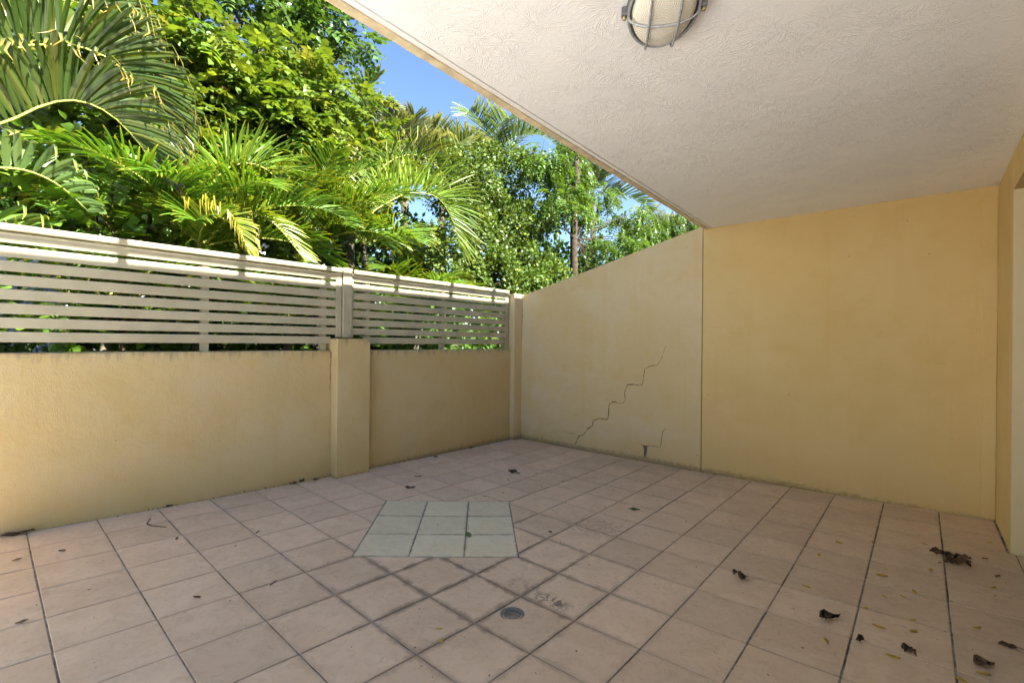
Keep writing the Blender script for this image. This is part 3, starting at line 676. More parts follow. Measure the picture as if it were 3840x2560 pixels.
GF(P4, [(-4.2, 1.55, 2.6), (-4.5, 1.8, 3.4), (-4.6, 2.2, 4.0), (-4.6, 2.7, 4.3), (-4.6, 3.2, 4.25), (-4.6, 3.6, 3.8), (-4.6, 3.8, 3.3)], L=0.8, w=0.032, V=40, n=64, c0=(0.075, 0.14, 0.022), curl=0.3)
for az, el, ln, sg in ((130, 68, 2.2, 60), (160, 55, 1.9, 70), (-80, 55, 1.7, 80), (120, 30, 1.5, 60), (-60, 25, 1.3, 60), (200, 60, 1.8, 70), (10, 20, 0.9, 50)):
    GF(P4, arc((-4.1, 1.55, 2.6), az, el, ln, sg), V=R_.uniform(15, 50), L=0.62, w=0.023, c0=(0.085, 0.16, 0.018))
P5 = cane((-3.7, 2.0, -0.3), (-3.6, 2.05, 1.75), label='low golden cane palm with fronds brushing the short fence panel')
for az, el, ln, sg in ((70, 45, 1.2, 70), (40, 40, 1.0, 75), (100, 55, 1.3, 70), (-60, 50, 1.2, 70), (-100, 45, 1.3, 70), (150, 50, 1.2, 70), (10, 55, 0.9, 90), (-25, 50, 0.9, 90), (85, 20, 1.2, 50), (-80, 15, 1.1, 40)):
    GF(P5, arc((-3.6, 2.05, 1.75), az, el, ln, sg), V=R_.uniform(10, 35), L=0.42, c0=(0.07, 0.15, 0.012))
P5b = cane((-3.6, 0.25, -0.3), (-3.5, 0.3, 1.5), label='young golden cane palm seen through the slats near the fence post')
for az, el, ln, sg in ((70, 55, 1.2, 70), (40, 50, 1.0, 85), (110, 60, 1.3, 70), (-60, 50, 1.2, 80), (-100, 55, 1.3, 70), (150, 55, 1.2, 70), (0, 65, 0.9, 90), (85, 25, 1.2, 50), (-80, 20, 1.1, 40), (180, 30, 1, 40)):
    GF(P5b, arc((-3.5, 0.3, 1.5), az, el, ln, sg), V=R_.uniform(10, 35), L=0.42, c0=(0.06, 0.13, 0.015))
P5c = cane((-3.7, -1.2, -0.3), (-3.6, -1.15, 1.6), label='shaded cane palm low behind the left end of the fence')
for az, el, ln, sg in ((70, 55, 1.2, 70), (40, 50, 1.0, 85), (110, 60, 1.3, 70), (-60, 50, 1.2, 80), (-100, 55, 1.3, 70), (150, 55, 1.2, 70), (0, 65, 0.9, 90), (85, 25, 1.2, 50), (-80, 20, 1.1, 40)):
    GF(P5c, arc((-3.6, -1.15, 1.6), az, el, ln, sg), V=R_.uniform(10, 35), L=0.42, c0=(0.055, 0.12, 0.02))

# --- tall palms further back, heads against the sky
def far_palm(base, top, fr, label, L=0.8, **k):
    P = empty('tall_palm', base, label, 'palm tree', 'tall palms against the sky')
    b, t = np.array(base, float), np.array(top, float)
    trunk(P, [b, (b + t) / 2 + np.array([0.1, 0, 0]), t], [0.13, 0.11, 0.08])
    a = dict(L=L, w=0.05, V=30, droop=0.10, c0=FAR0, c1=FAR1, n=44, tipstart=0.6); a.update(k)
    for az, el, ln, sg in fr: frond(P, arc(top, az, el, ln, sg), **a)
    return P
far_palm((-7.2, 4.4, -0.3), (-7.2, 4.4, 4.7), ((95, 82, 1.7, 15), (70, 74, 1.6, 40), (-60, 76, 1.6, 40), (20, 72, 1.4, 60), (-20, 80, 1.6, 40), (80, 45, 1.6, 80), (-90, 45, 1.6, 80), (150, 60, 1.6, 60)), 'tall pale palm with upright fan of fronds against the blue sky', 0.8, V=10, c0=(0.17, 0.20, 0.10))
far_palm((-8.0, 6.1, -0.3), (-8.0, 6.15, 5.75), ((65, 70, 1.9, 120), (-60, 66, 1.7, 90), (20, 65, 1.5, 90), (120, 72, 1.8, 90), (85, 40, 1.8, 70), (-20, 45, 1.5, 80)), 'tall palm with grey-green drooping fronds above the small-leaved tree', 0.75)
far_palm((-8.6, 8.6, -0.3), (-8.6, 8.65, 6.9), ((60, 66, 3.2, 125), (-70, 70, 2.4, 120), (20, 50, 2.4, 90), (100, 45, 3.0, 90), (-30, 60, 2.2, 100), (150, 50, 2.6, 80), (-140, 50, 2.6, 80), (80, 20, 2.6, 50)), 'tall palm with one long arching frond below the slab edge', 0.9, c0=(0.08, 0.14, 0.045))
far_palm((-7.0, 12.0, -0.3), (-7.0, 12.0, 6.4), ((60, 62, 2.6, 100), (-70, 60, 2.4, 100), (20, 60, 2.4, 90), (100, 45, 2.6, 90), (-30, 60, 2.2, 100), (150, 50, 2.6, 80), (-140, 50, 2.6, 80), (-90, 20, 2.4, 50), (60, 15, 2.4, 50)), 'palm half hidden behind the bare-trunked feathery tree', 0.9, c0=(0.07, 0.13, 0.045))
far_palm((-7.4, 17.5, -0.3), (-7.4, 17.5, 5.6), ((60, 62, 2.6, 100), (-70, 60, 2.8, 100), (20, 60, 2.4, 90), (100, 45, 2.6, 90), (-30, 60, 2.2, 100), (150, 50, 2.6, 80), (-140, 50, 2.6, 80), (-90, 20, 2.4, 50)), 'distant palm low beside the top corner of the boundary wall', 0.9, c0=(0.10, 0.13, 0.08))
far_palm((-7.6, 3.2, -0.3), (-7.6, 3.3, 5.6), ((60, 62, 1.5, 100), (-70, 60, 1.5, 100), (20, 60, 1.4, 90), (100, 45, 1.5, 90), (10, 80, 1.5, 60)), 'slim palm rising out of the bright broad-leaved tree', 0.5, c0=(0.10, 0.16, 0.04))

# ------------------------------------------------------------------ leaf clouds (vectorised)
LEAF = np.array([(0, 0, 0), (-.30, .30, .07), (-.34, .55, .08), (0, 1, -.10), (.34, .55, .08), (.30, .30, .07), (0, .45, 0)], float)
LEAF_F = [(0, 6, 1), (1, 6, 2), (2, 6, 3), (3, 6, 4), (4, 6, 5), (5, 6, 0)]
QUAD = np.array([(0, 0, 0), (-.32, .45, .06), (0, 1, -.08), (.32, .45, .06)], float); QUAD_F = [(0, 2, 1), (0, 3, 2)]
def frames(d, nrm):
    d = d / np.linalg.norm(d, axis=1)[:, None]; x = np.cross(d, nrm); x /= np.linalg.norm(x, axis=1)[:, None] + 1e-9; z = np.cross(x, d)
    return np.stack([x, d, z], axis=2)
def cloud_mesh(name, P, D, N, size, cols, mat, parent, tmpl=LEAF, tf=LEAF_F, wid=1.0):
    n = len(P); F = frames(D, N); t = tmpl * np.array([wid, 1, 1])
    V = np.einsum('nij,kj->nki', F, t) * size[:, None, None] + P[:, None, :]
    k_ = len(t); V = V.reshape(-1, 3); nf = len(tf)
    idx = (np.array(tf)[None] + (np.arange(n) * k_)[:, None, None]).reshape(-1)
    me = bpy.data.meshes.new(name); me.vertices.add(len(V)); me.vertices.foreach_set('co', V.astype(np.float32).ravel())
    me.loops.add(len(idx)); me.loops.foreach_set('vertex_index', idx.astype(np.int32))
    me.polygons.add(n * nf); me.polygons.foreach_set('loop_start', (np.arange(n * nf) * 3).astype(np.int32))
    try: me.polygons.foreach_set('loop_total', np.full(n * nf, 3, np.int32))
    except Exception: pass
    me.update(calc_edges=True); me.validate()
    at = me.attributes.new('tint', 'FLOAT_COLOR', 'POINT'); c = np.concatenate([np.repeat(cols, k_, axis=0), np.ones((n * k_, 1))], axis=1)
    at.data.foreach_set('color', c.astype(np.float32).ravel()); me.materials.append(M[mat])
    o = bpy.data.objects.new(name, me); COL.objects.link(o)
    if parent is not None: o.parent = parent; o.matrix_parent_inverse = Matrix.Translation(-parent.location)
    return o
def blob_points(blobs, n, clump=0.28, shell=0.55, per=40):
    """leaf positions gathered in clumps spread through each blob, with outward directions"""
    P = []; O = []; vol = np.array([b[3] ** 2 for b in blobs]); vol = vol / vol.sum()
    for b, vv in zip(blobs, vol):
        nb = int(n * vv); nc = max(3, nb // per); c0 = np.array(b[:3]); r = b[3]
        u = R_.normal(size=(nc, 3)); u /= np.linalg.norm(u, axis=1)[:, None]; rr_ = r * (shell + (1 - shell) * R_.random(nc)) 
        cc = c0 + u * rr_[:, None] * np.array([1, 1, 0.85]); ci = R_.integers(0, nc, nb)
        lu = R_.normal(size=(nb, 3)); lu /= np.linalg.norm(lu, axis=1)[:, None]
        p = cc[ci] + lu * (clump * (0.35 + 0.65 * R_.random(nb)))[:, None]; P.append(p)
        o = 0.7 * u[ci] + 0.8 * lu; O.append(o / np.linalg.norm(o, axis=1)[:, None])
    return np.concatenate(P), np.concatenate(O)
def pal(n, a, b, c=None, pc=0.1):
    t = R_.random((n, 1)); col = np.asarray(a) * (1 - t) + np.asarray(b) * t
    if c is not None:
        m_ = R_.random(n) < pc; col[m_] = np.asarray(c)
    return col
def limbs(parent, root, blobs, mat='bark', r=0.05, name='limb'):
    root = np.array(root, float)
    for b in blobs:
        c = np.array(b[:3], float); m1 = root * 0.5 + c * 0.5 + R_.normal(0, 0.12, 3) + np.array([0, 0, -0.1])
        trunk(parent, [root, m1, c, c + (c - m1) * 0.3 + R_.normal(0, .1, 3)], [r, r * 0.7, r * 0.4, r * 0.12], mat, name, 7)

# compound-leaf meshes shared by the countable sprays
def compound(seed, pairs=5, rl=0.34, ll=0.12, wid=0.95, droop=0.25, c=(0.10, 0.20, 0.015), mat='broad_leaf'):
    r = np.random.default_rng(seed); P = []; D = []; N = []; Z = []; C = []
    for i in range(pairs + 1):
        t = (i + 0.9) / (pairs + 1); base = np.array([0, rl * t, -droop * rl * t * t])
        for sd_ in ((-1, 1) if i < pairs else (0,)):
            d = np.array([sd_ * 0.95, 0.45 + 0.2 * t if sd_ else 1.0, -0.15 - 0.25 * droop]) + r.normal(0, .12, 3)
            P.append(base); D.append(d); N.append(np.array([sd_ * 0.2, 0, 1]) + r.normal(0, .22, 3)); Z.append(ll * r.uniform(.8, 1.12) * (0.8 + 0.25 * math.sin(3 * t))); C.append(np.array(c) * r.uniform(0.7, 1.3))
    o = cloud_mesh('leaf', np.array(P), np.array(D), np.array(N), np.array(Z), np.array(C), mat, None, wid=wid)
    me = o.data; COL.objects.unlink(o); bpy.data.objects.remove(o)
    import bmesh
    bm = bmesh.new(); bm.from_mesh(me); lay = bm.verts.layers.float_color['tint']; pv_ = None
    for i in range(pairs + 2):
        t = i / (pairs + 1) * 0.99; r_ = 0.004 * (1.15 - t); b_ = np.array([0, rl * t, -droop * rl * t * t])
        row = [bm.verts.new(b_ + np.array([a_ * r_, 0, h_ * r_])) for a_, h_ in ((-1, 0.3), (1, 0.3), (0, -1))]
        for q in row: q[lay] = (0.14, 0.15, 0.03, 1)
        if pv_:
            for j in range(3): bm.faces.new((pv_[j], pv_[(j + 1) % 3], row[(j + 1) % 3], row[j]))
        pv_ = row
    bmesh.ops.remove_doubles(bm, verts=bm.verts, dist=0.0045); bm.to_mesh(me); bm.free(); me.name = 'leaf'; return me
def sprays(parent, P, O, meshes, smin, smax, name='leaf'):
    for p, o_ in zip(P, O):
        ob = bpy.data.objects.new(name, meshes[R_.integers(len(meshes))]); COL.objects.link(ob)
        d = Vector((o_[0], o_[1], o_[2] * 0.4 + R_.normal(0, .25))) + Vector(R_.normal(0, .35, 3)); d.normalize()
        up = Vector((0, 0, 1)) + 0.6 * Vector(o_) + Vector(R_.normal(0, .25, 3)); x = d.cross(up).normalized(); z = x.cross(d); s_ = R_.uniform(smin, smax)
        mt = Matrix((x, d, z)).transposed().to_4x4() @ Matrix.Scale(s_, 4); mt.translation = Vector(p) - parent.location
        ob.parent = parent; ob.matrix_local = mt
def spray_cloud(parent, P, O, name, pairs=4, rl=0.34, ll=0.12, cols=None, mat='broad_leaf', droop=0.25, tmpl=LEAF, tf=LEAF_F, wid=0.95, fall=0.4):
    """the same compound leaves merged into one foliage mass"""
    n = len(P); d = O * np.array([1, 1, fall]) + R_.normal(0, .35, (n, 3)); d[:, 2] -= droop * 0.8; d /= np.linalg.norm(d, axis=1)[:, None]
    up = np.array([0, 0, 1]) + 0.6 * O + R_.normal(0, .25, (n, 3)); F = frames(d, up); PP = []; DD = []; NN = []; SS = []; CC = []
    for i in range(pairs + 1):
        t = (i + 0.9) / (pairs + 1); base = np.array([0, rl * t, -droop * rl * t * t])
        for sd_ in ((-1, 1) if i < pairs else (0,)):
            l_ = np.array([sd_ * 0.95, 0.45 + 0.2 * t if sd_ else 1.0, -0.15 - 0.3 * droop])
            PP.append(P + F @ base); DD.append(F @ l_ + R_.normal(0, .12, (n, 3))); NN.append(F @ np.array([sd_ * 0.2, 0, 1.0]) + R_.normal(0, .22, (n, 3)))
            SS.append(ll * R_.uniform(.75, 1.15, n)); CC.append(cols * R_.uniform(.75, 1.25, (n, 1)))
    o = cloud_mesh(name, np.concatenate(PP), np.concatenate(DD), np.concatenate(NN), np.concatenate(SS), np.concatenate(CC), mat, parent, tmpl, tf, wid)
    return tag(o, kind='stuff')
CAMP = np.array([1.54, -1.84, 1.315])
def front(P, O, k_):
    """the k leaves that stand out most towards the patio; the rest"""
    d = CAMP - P; L_ = np.linalg.norm(d, axis=1); s_ = (O * d).sum(1) / L_ * 2.0 - L_ * 0.35 + R_.random(len(P)); i = np.argsort(-s_)
    return i[:k_], i[k_:]

# --- bright broad-leaved tree (pinnate leaves, rusty bud clusters) over the long panel
T1 = empty('tulip_tree', (-6.6, 0.4, -0.3), 'bright green broad-leaved tree with rusty brown bud clusters behind the palms', 'tree')
B1 = [(-5.9, -0.75, 4.6, .75), (-5.9, 0.1, 4.55, .8), (-5.7, 0.55, 4.7, .75), (-5.9, 1.15, 4.5, .8), (-6.0, 1.7, 4.3, .8), (-6.0, 2.35, 4.2, .7), (-5.6, -0.2, 3.6, .8), (-5.6, 0.6, 3.6, .8), (-5.8, 1.4, 3.5, .8), (-5.3, -0.9, 3.6, .7), (-5.2, -1.4, 3.0, .6), (-5.0, -0.8, 2.6, .6), (-5.2, -0.1, 2.6, .7), (-6.1, 2.9, 4.05, .5), (-5.3, -1.6, 4.3, .6), (-5.6, 0.5, 2.6, .7), (-6.2, -1.3, 5.0, .6), (-5.9, -0.6, 5.1, .6), (-5.9, 0.1, 5.35, .65), (-5.9, 0.75, 5.4, .65), (-5.8, 1.25, 5.2, .7), (-5.8, 1.9, 5.25, .65), (-5.8, 2.45, 4.9, .5), (-5.9, 3.0, 4.7, .42), (-5.5, 1.9, 4.5, .6), (-5.5, 1.2, 4.6, .6)]
trunk(T1, [(-6.6, 0.4, -0.3), (-6.55, 0.45, 1.5), (-6.4, 0.4, 3.0)], [0.17, 0.13, 0.10], 'bark')
limbs(T1, (-6.45, 0.42, 2.6), B1)
P_, O_ = blob_points(B1, 3500, 0.30, 0.4, 14)
i0, i1 = front(P_, O_, 290)
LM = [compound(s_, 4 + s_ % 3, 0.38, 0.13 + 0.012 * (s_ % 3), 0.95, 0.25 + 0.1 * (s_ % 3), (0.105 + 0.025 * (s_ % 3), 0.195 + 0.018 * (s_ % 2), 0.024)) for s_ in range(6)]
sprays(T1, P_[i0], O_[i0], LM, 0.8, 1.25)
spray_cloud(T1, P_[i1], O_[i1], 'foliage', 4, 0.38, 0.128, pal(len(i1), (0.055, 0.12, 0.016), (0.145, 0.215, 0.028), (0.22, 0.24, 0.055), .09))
simple('rust_bud', (0.30, 0.17, 0.045), 0.8, 0.3, var=0.5, scale=60, bump=0.8)
for (bx_, by_, bz_) in ((-5.15, -0.42, 4.35), (-5.2, -0.1, 4.25), (-5.2, 0.18, 4.5), (-5.0, 0.05, 3.66), (-5.2, 0.75, 3.9), (-5.4, 2.2, 4.45), (-5.3, 1.2, 4.5)):
    m = MB()
    for i in range(16):
        u = R_.normal(size=3); u /= np.linalg.norm(u); u[2] = abs(u[2]); c = np.array([bx_, by_, bz_]) + u * 0.045
        m.tube([np.array([bx_, by_, bz_]), c, c + u * 0.02 + np.array([0, 0, -0.015])], [0.008, 0.014, 0.004], 5)
    m.build('bud_cluster', M['rust_bud'], T1, True)

# --- darker, twiggy tree overhanging at the top
T1b = empty('overhanging_tree', (-8.4, 2.6, -0.3), 'dark twiggy tree overhanging the bright one at the top', 'tree')
B1b = [(-6.9, 0.7, 6.9, .8), (-6.9, 1.5, 7.1, .85), (-6.8, 2.2, 7.2, .75), (-6.7, 2.75, 7.1, .5), (-7.0, 1.8, 6.4, .7), (-7.1, 1.0, 7.7, .8), (-7.0, 2.2, 7.9, .8), (-6.9, 0.0, 6.9, .55), (-6.9, -0.7, 7.0, .5)]
trunk(T1b, [(-8.4, 2.6, -0.3), (-8.3, 2.5, 3.0), (-7.8, 2.2, 6.0)], [0.2, 0.16, 0.1], 'dark_bark'); limbs(T1b, (-7.9, 2.25, 5.6), B1b, 'dark_bark', 0.06)
P_, O_ = blob_points(B1b, 800, 0.28, 0.35, 10); i0, i1 = front(P_, O_, 120)
LM = [compound(20 + s_, 4 + s_ % 3, 0.36, 0.12, 0.9, 0.3, (0.06, 0.125, 0.016)) for s_ in range(4)]
sprays(T1b, P_[i0], O_[i0], LM, 0.8, 1.15)
spray_cloud(T1b, P_[i1], O_[i1], 'foliage', 4, 0.34, 0.115, pal(len(i1), (0.045, 0.10, 0.014), (0.08, 0.15, 0.02)))

# --- climbing shrub with large leaves low on the left, close behind the fence
T1c = empty('large_leaved_shrub', (-3.9, -1.0, -0.3), 'large-leaved green shrub low on the left behind the fence', 'shrub')
B1c = [(-3.75, -1.1, 2.25, .35), (-3.8, -0.75, 2.1, .35), (-3.8, -1.45, 2.05, .3), (-3.6, -1.4, 1.65, .35), (-3.65, -0.95, 1.6, .4), (-3.9, -0.8, 2.6, .35), (-4.1, -1.2, 2.75, .35), (-3.7, -0.5, 1.8, .3)]
trunk(T1c, [(-3.9, -1.0, -0.3), (-3.88, -1.02, 0.8), (-3.85, -1.0, 1.6)], [0.045, 0.035, 0.025], 'bark'); limbs(T1c, (-3.86, -1.0, 1.4), B1c, 'bark', 0.016)
P_, O_ = blob_points(B1c, 190, 0.2, 0.4, 9)
LM = [compound(40 + s_, 2 + s_ % 2, 0.26, 0.125, 1.05, 0.3, (0.10, 0.19, 0.018)) for s_ in range(4)]
sprays(T1c, P_, O_, LM, 0.75, 1.15)

# --- dense small-leaved tree right of the palms
T2 = empty('small_leaved_tree', (-6.3, 5.9, -0.3), 'dense tree with tiny glossy leaves behind the wall corner', 'tree')
B2 = [(-5.9, 4.9, 4.7, .85), (-6.0, 5.5, 5.05, .8), (-6.0, 6.3, 5.3, .8), (-5.8, 5.1, 3.5, .9), (-5.8, 6.1, 3.9, .95), (-5.6, 6.8, 4.2, .8), (-5.3, 5.5, 2.6, .85), (-5.2, 6.4, 2.9, .85), (-5.0, 7.0, 2.7, .7), (-4.9, 5.3, 1.8, .8), (-4.8, 6.3, 1.9, .8), (-5.6, 4.5, 2.9, .6), (-4.6, 6.9, 2.2, .6), (-4.4, 5.0, 1.6, .5)]
trunk(T2, [(-6.3, 5.9, -0.3), (-6.25, 5.9, 1.5), (-6.1, 5.8, 3.0)], [0.15, 0.12, 0.08], 'dark_bark'); limbs(T2, (-6.15, 5.85, 2.2), B2, 'dark_bark', 0.04)
P_, O_ = blob_points(B2, 46000, 0.17, 0.55, 42)
n = len(P_); D_ = O_ + R_.normal(0, .6, (n, 3)); N_ = np.array([0.3, 0, 1]) + 0.5 * O_ + R_.normal(0, .5, (n, 3))
tag(cloud_mesh('foliage', P_, D_, N_, R_.uniform(.055, .095, n), pal(n, (0.05, 0.095, 0.018), (0.10, 0.16, 0.02), (0.17, 0.22, 0.03), .12), 'small_leaf', T2, QUAD, QUAD_F, 1.2), kind='stuff')

# --- feathery tree with a bare straight trunk
T3 = empty('feathery_tree', (-5.0, 7.95, -0.3), 'feathery tree with straight bare brown trunk and drooping leaves', 'tree')
trunk(T3, [(-5.0, 7.95, -0.3), (-5.0, 7.98, 2.0), (-5.02, 7.92, 4.0), (-5.0, 8.0, 5.3), (-5.05, 8.05, 7.0)], [0.11, 0.10, 0.09, 0.075, 0.05], 'bark', n=12)
B3 = [(-4.9, 7.1, 5.2, .55), (-5.5, 8.3, 5.0, .5), (-5.1, 6.7, 5.7, .5), (-4.7, 6.9, 4.45, .45), (-5.6, 8.5, 6.5, .5), (-4.8, 8.9, 3.7, .5), (-4.6, 9.6, 3.9, .55), (-4.5, 10.4, 4.2, .6), (-4.4, 9.9, 3.3, .5), (-4.5, 11.2, 4.5, .5), (-4.6, 8.7, 3.0, .4), (-4.3, 9.2, 2.7, .45), (-5.3, 9.3, 4.85, .45), (-4.5, 10.0, 4.9, .45), (-4.4, 10.9, 3.5, .5), (-5.5, 8.35, 5.9, .5), (-5.3, 9.7, 5.6, .35), (-4.9, 9.3, 2.8, .4)]
limbs(T3, (-5.0, 7.98, 3.9), B3, 'dark_bark', 0.016)
P_, O_ = blob_points(B3, 1250, 0.27, 0.35, 12); i0, i1 = front(P_, O_, 150)
LM = [compound(60 + s_, 8, 0.46, 0.1, 0.62, 0.7, (0.075, 0.155, 0.02)) for s_ in range(4)]
sprays(T3, P_[i0], O_[i0] * np.array([1, 1, .3]) + np.array([0, 0, -.5]), LM, 0.8, 1.2)
spray_cloud(T3, P_[i1], O_[i1], 'foliage', 8, 0.46, 0.1, pal(len(i1), (0.06, 0.125, 0.018), (0.10, 0.18, 0.024)), droop=0.7, tmpl=QUAD, tf=QUAD_F, wid=0.9, fall=0.2)
T3b = empty('leaning_tree', (-3.6, 13.5, -0.3), 'leaning pale-trunked tree next to the top of the boundary wall', 'tree')
trunk(T3b, [(-3.6, 13.5, -0.3), (-3.65, 13.6, 3.0), (-3.3, 13.9, 4.8), (-3.0, 14.1, 5.8)], [0.16, 0.14, 0.11, 0.08], 'bark')
B3b = [(-3.8, 13.0, 4.6, .7), (-3.2, 13.6, 5.4, .6), (-4.2, 12.3, 4.1, .6), (-3.0, 14.6, 6.2, .7), (-4.4, 12.8, 5.2, .6)]
limbs(T3b, (-3.5, 13.75, 3.9), B3b, 'bark', 0.05)
P_, O_ = blob_points(B3b, 1100, 0.28, 0.4, 12)
spray_cloud(T3b, P_, O_, 'foliage', 8, 0.42, 0.09, pal(len(P_), (0.06, 0.125, 0.018), (0.11, 0.18, 0.026)), droop=0.7, tmpl=QUAD, tf=QUAD_F, wid=0.9, fall=0.2)

# --- deep background planting that closes the gaps
def bush(name, label, base, blobs, n, size, ca, cb, cat='tree', group=None, tm=(QUAD, QUAD_F), clump=0.3):
    T = empty(name, base, label, cat, group)
    top = np.mean([b[:3] for b in blobs], axis=0)
    trunk(T, [base, (np.array(base) + top) / 2, top], [0.12, 0.1, 0.05], 'dark_bark')
    P, O = blob_points(blobs, n, clump, 0.5, 30); k_ = len(P)
    tag(cloud_mesh('foliage', P, O + R_.normal(0, .6, (k_, 3)), np.array([0.2, 0, 1]) + 0.5 * O + R_.normal(0, .5, (k_, 3)), R_.uniform(size * .7, size * 1.2, k_), pal(k_, ca, cb), 'broad_leaf', T, *tm), kind='stuff')
    return T
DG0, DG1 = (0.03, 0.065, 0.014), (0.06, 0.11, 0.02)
GB = 'dark trees deep behind the palms'
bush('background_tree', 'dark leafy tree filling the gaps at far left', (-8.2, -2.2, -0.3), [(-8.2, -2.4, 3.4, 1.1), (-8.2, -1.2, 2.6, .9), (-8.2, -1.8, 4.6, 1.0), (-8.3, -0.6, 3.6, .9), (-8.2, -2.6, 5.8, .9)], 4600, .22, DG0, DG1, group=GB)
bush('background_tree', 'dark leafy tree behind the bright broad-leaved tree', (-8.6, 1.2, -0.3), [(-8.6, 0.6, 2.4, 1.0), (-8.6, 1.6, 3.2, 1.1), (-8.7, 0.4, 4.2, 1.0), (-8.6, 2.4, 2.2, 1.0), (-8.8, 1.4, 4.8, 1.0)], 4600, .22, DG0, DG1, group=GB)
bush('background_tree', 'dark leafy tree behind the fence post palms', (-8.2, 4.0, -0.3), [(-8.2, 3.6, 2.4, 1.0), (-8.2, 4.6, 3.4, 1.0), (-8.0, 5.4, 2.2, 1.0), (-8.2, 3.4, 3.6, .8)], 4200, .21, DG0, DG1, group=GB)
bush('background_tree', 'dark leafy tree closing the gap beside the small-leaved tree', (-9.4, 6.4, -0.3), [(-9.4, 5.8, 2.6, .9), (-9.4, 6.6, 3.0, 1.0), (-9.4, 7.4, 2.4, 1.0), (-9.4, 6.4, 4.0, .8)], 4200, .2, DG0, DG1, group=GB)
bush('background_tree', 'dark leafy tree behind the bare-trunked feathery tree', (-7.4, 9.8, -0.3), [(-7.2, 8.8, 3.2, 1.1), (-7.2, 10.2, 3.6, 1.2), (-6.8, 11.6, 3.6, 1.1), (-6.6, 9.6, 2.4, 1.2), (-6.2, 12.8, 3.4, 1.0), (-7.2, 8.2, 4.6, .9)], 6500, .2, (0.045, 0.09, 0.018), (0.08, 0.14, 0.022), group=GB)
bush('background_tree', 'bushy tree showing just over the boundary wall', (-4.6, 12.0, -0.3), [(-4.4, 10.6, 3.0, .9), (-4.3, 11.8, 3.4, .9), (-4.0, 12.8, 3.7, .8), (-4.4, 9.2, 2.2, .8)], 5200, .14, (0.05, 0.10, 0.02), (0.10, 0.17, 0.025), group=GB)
GH = 'shrubs along the back of the fence'
for (yy, lab) in ((-2.3, 'leafy shrub glimpsed between slats at the left end of the fence'), (-0.1, 'leafy shrub glimpsed between slats left of the fence post'), (1.2, 'leafy shrub glimpsed between slats right of the fence post'), (2.5, 'leafy shrub glimpsed between slats near the end pier'), (3.8, 'leafy shrub glimpsed through the last slats beside the end pier')):
    bush('garden_shrub', lab, (-4.6, yy, -0.3), [(-4.6, yy - 0.4, 1.0, .55), (-4.7, yy + 0.3, 1.4, .55), (-4.8, yy, 1.9, .5), (-4.6, yy + .7, .9, .5)], 2600, .13, (0.05, 0.10, 0.016), (0.09, 0.16, 0.02), 'shrub', GH, clump=0.2)

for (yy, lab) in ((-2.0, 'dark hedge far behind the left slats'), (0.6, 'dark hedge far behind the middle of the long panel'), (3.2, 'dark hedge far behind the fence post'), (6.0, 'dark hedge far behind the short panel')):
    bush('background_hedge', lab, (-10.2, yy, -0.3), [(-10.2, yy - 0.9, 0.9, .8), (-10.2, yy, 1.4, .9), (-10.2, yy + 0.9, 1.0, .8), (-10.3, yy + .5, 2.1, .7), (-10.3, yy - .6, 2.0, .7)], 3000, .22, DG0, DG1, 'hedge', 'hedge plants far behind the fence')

# ------------------------------------------------------------------ ground and neighbouring buildings
m = MB(); m.add([(-400, -400, -0.32), (400, -400, -0.32), (400, 400, -0.32), (-400, 400, -0.32)], [(0, 1, 2, 3)]); tag(m.build('ground', M['soil']), kind='structure')
simple('cladding', (0.30, 0.33, 0.40), 0.5, 0.4, var=0.08, scale=4); simple('white_paint', (0.78, 0.78, 0.76), 0.6, 0.4, var=0.04); simple('roof_metal', (0.42, 0.44, 0.46), 0.45, 0.5, 0.3)
simple('window_glass', (0.03, 0.04, 0.05), 0.08, 0.6)
sh = empty('garden_shed', (-7.6, -3.4, -0.3), 'grey-blue ribbed shed with white gutter glimpsed through the left slats', 'shed')
m = MB(); xs = []
poly = []
for i in range(60):
    y0 = -6.2 + i * 0.085
    poly += [(-7.0, y0), (-7.0, y0 + 0.055), (-7.018, y0 + 0.062), (-7.018, y0 + 0.078)]
m.prism(poly + [(-8.6, -1.1), (-8.6, -6.2)], 2, -0.3, 2.12); recalc(m.build('wall', M['cladding'], sh))
m = MB(); m.box(-6.99, -6.84, -6.3, -1.0, 2.14, 2.30, 0.01); m.build('gutter', M['white_paint'], sh)
m = MB(); m.prism([(-6.92, 2.29), (-8.7, 2.75), (-8.7, 2.79), (-6.92, 2.33)], 1, -6.3, -0.95); 
o = recalc(MB().add([(p[0], p[1], p[2]) for p in m.v], m.f).build('roof', M['roof_metal'], sh))
ho = empty('neighbour_house', (-15, 4.0, -0.3), 'white weatherboard house glimpsed between the palms', 'house')
for k_ in range(24):
    m = MB(); z0 = -0.3 + k_ * 0.2
    m.prism([(-14.0, z0), (-14.03, z0 + 0.195), (-14.2, z0 + 0.195), (-14.2, z0)], 1, 0.6, 6.6); recalc(m.build('board', M['white_paint'], ho))
m = MB(); m.box(-14.22, -19, 0.6, 6.6, -0.3, 4.5); m.build('wall', M['white_paint'], ho)
for yy in (1.8, 4.6):
    m = MB(); m.box(-13.96, -14.05, yy - 0.7, yy + 0.7, 2.3, 3.7); wo = m.build('window', M['white_paint'], ho)
    for j in (0, 1):
        m = MB(); m.box(-13.945, -13.955, yy - 0.62 + j * 0.65, yy - 0.03 + j * 0.65, 2.38, 3.62); m.build('pane', M['window_glass'], ho)
m = MB(); m.prism([(-13.6, 4.5), (-16.6, 5.9), (-19.6, 4.5)], 1, 0.2, 7.0); recalc(m.build('roof', M['roof_metal'], ho))

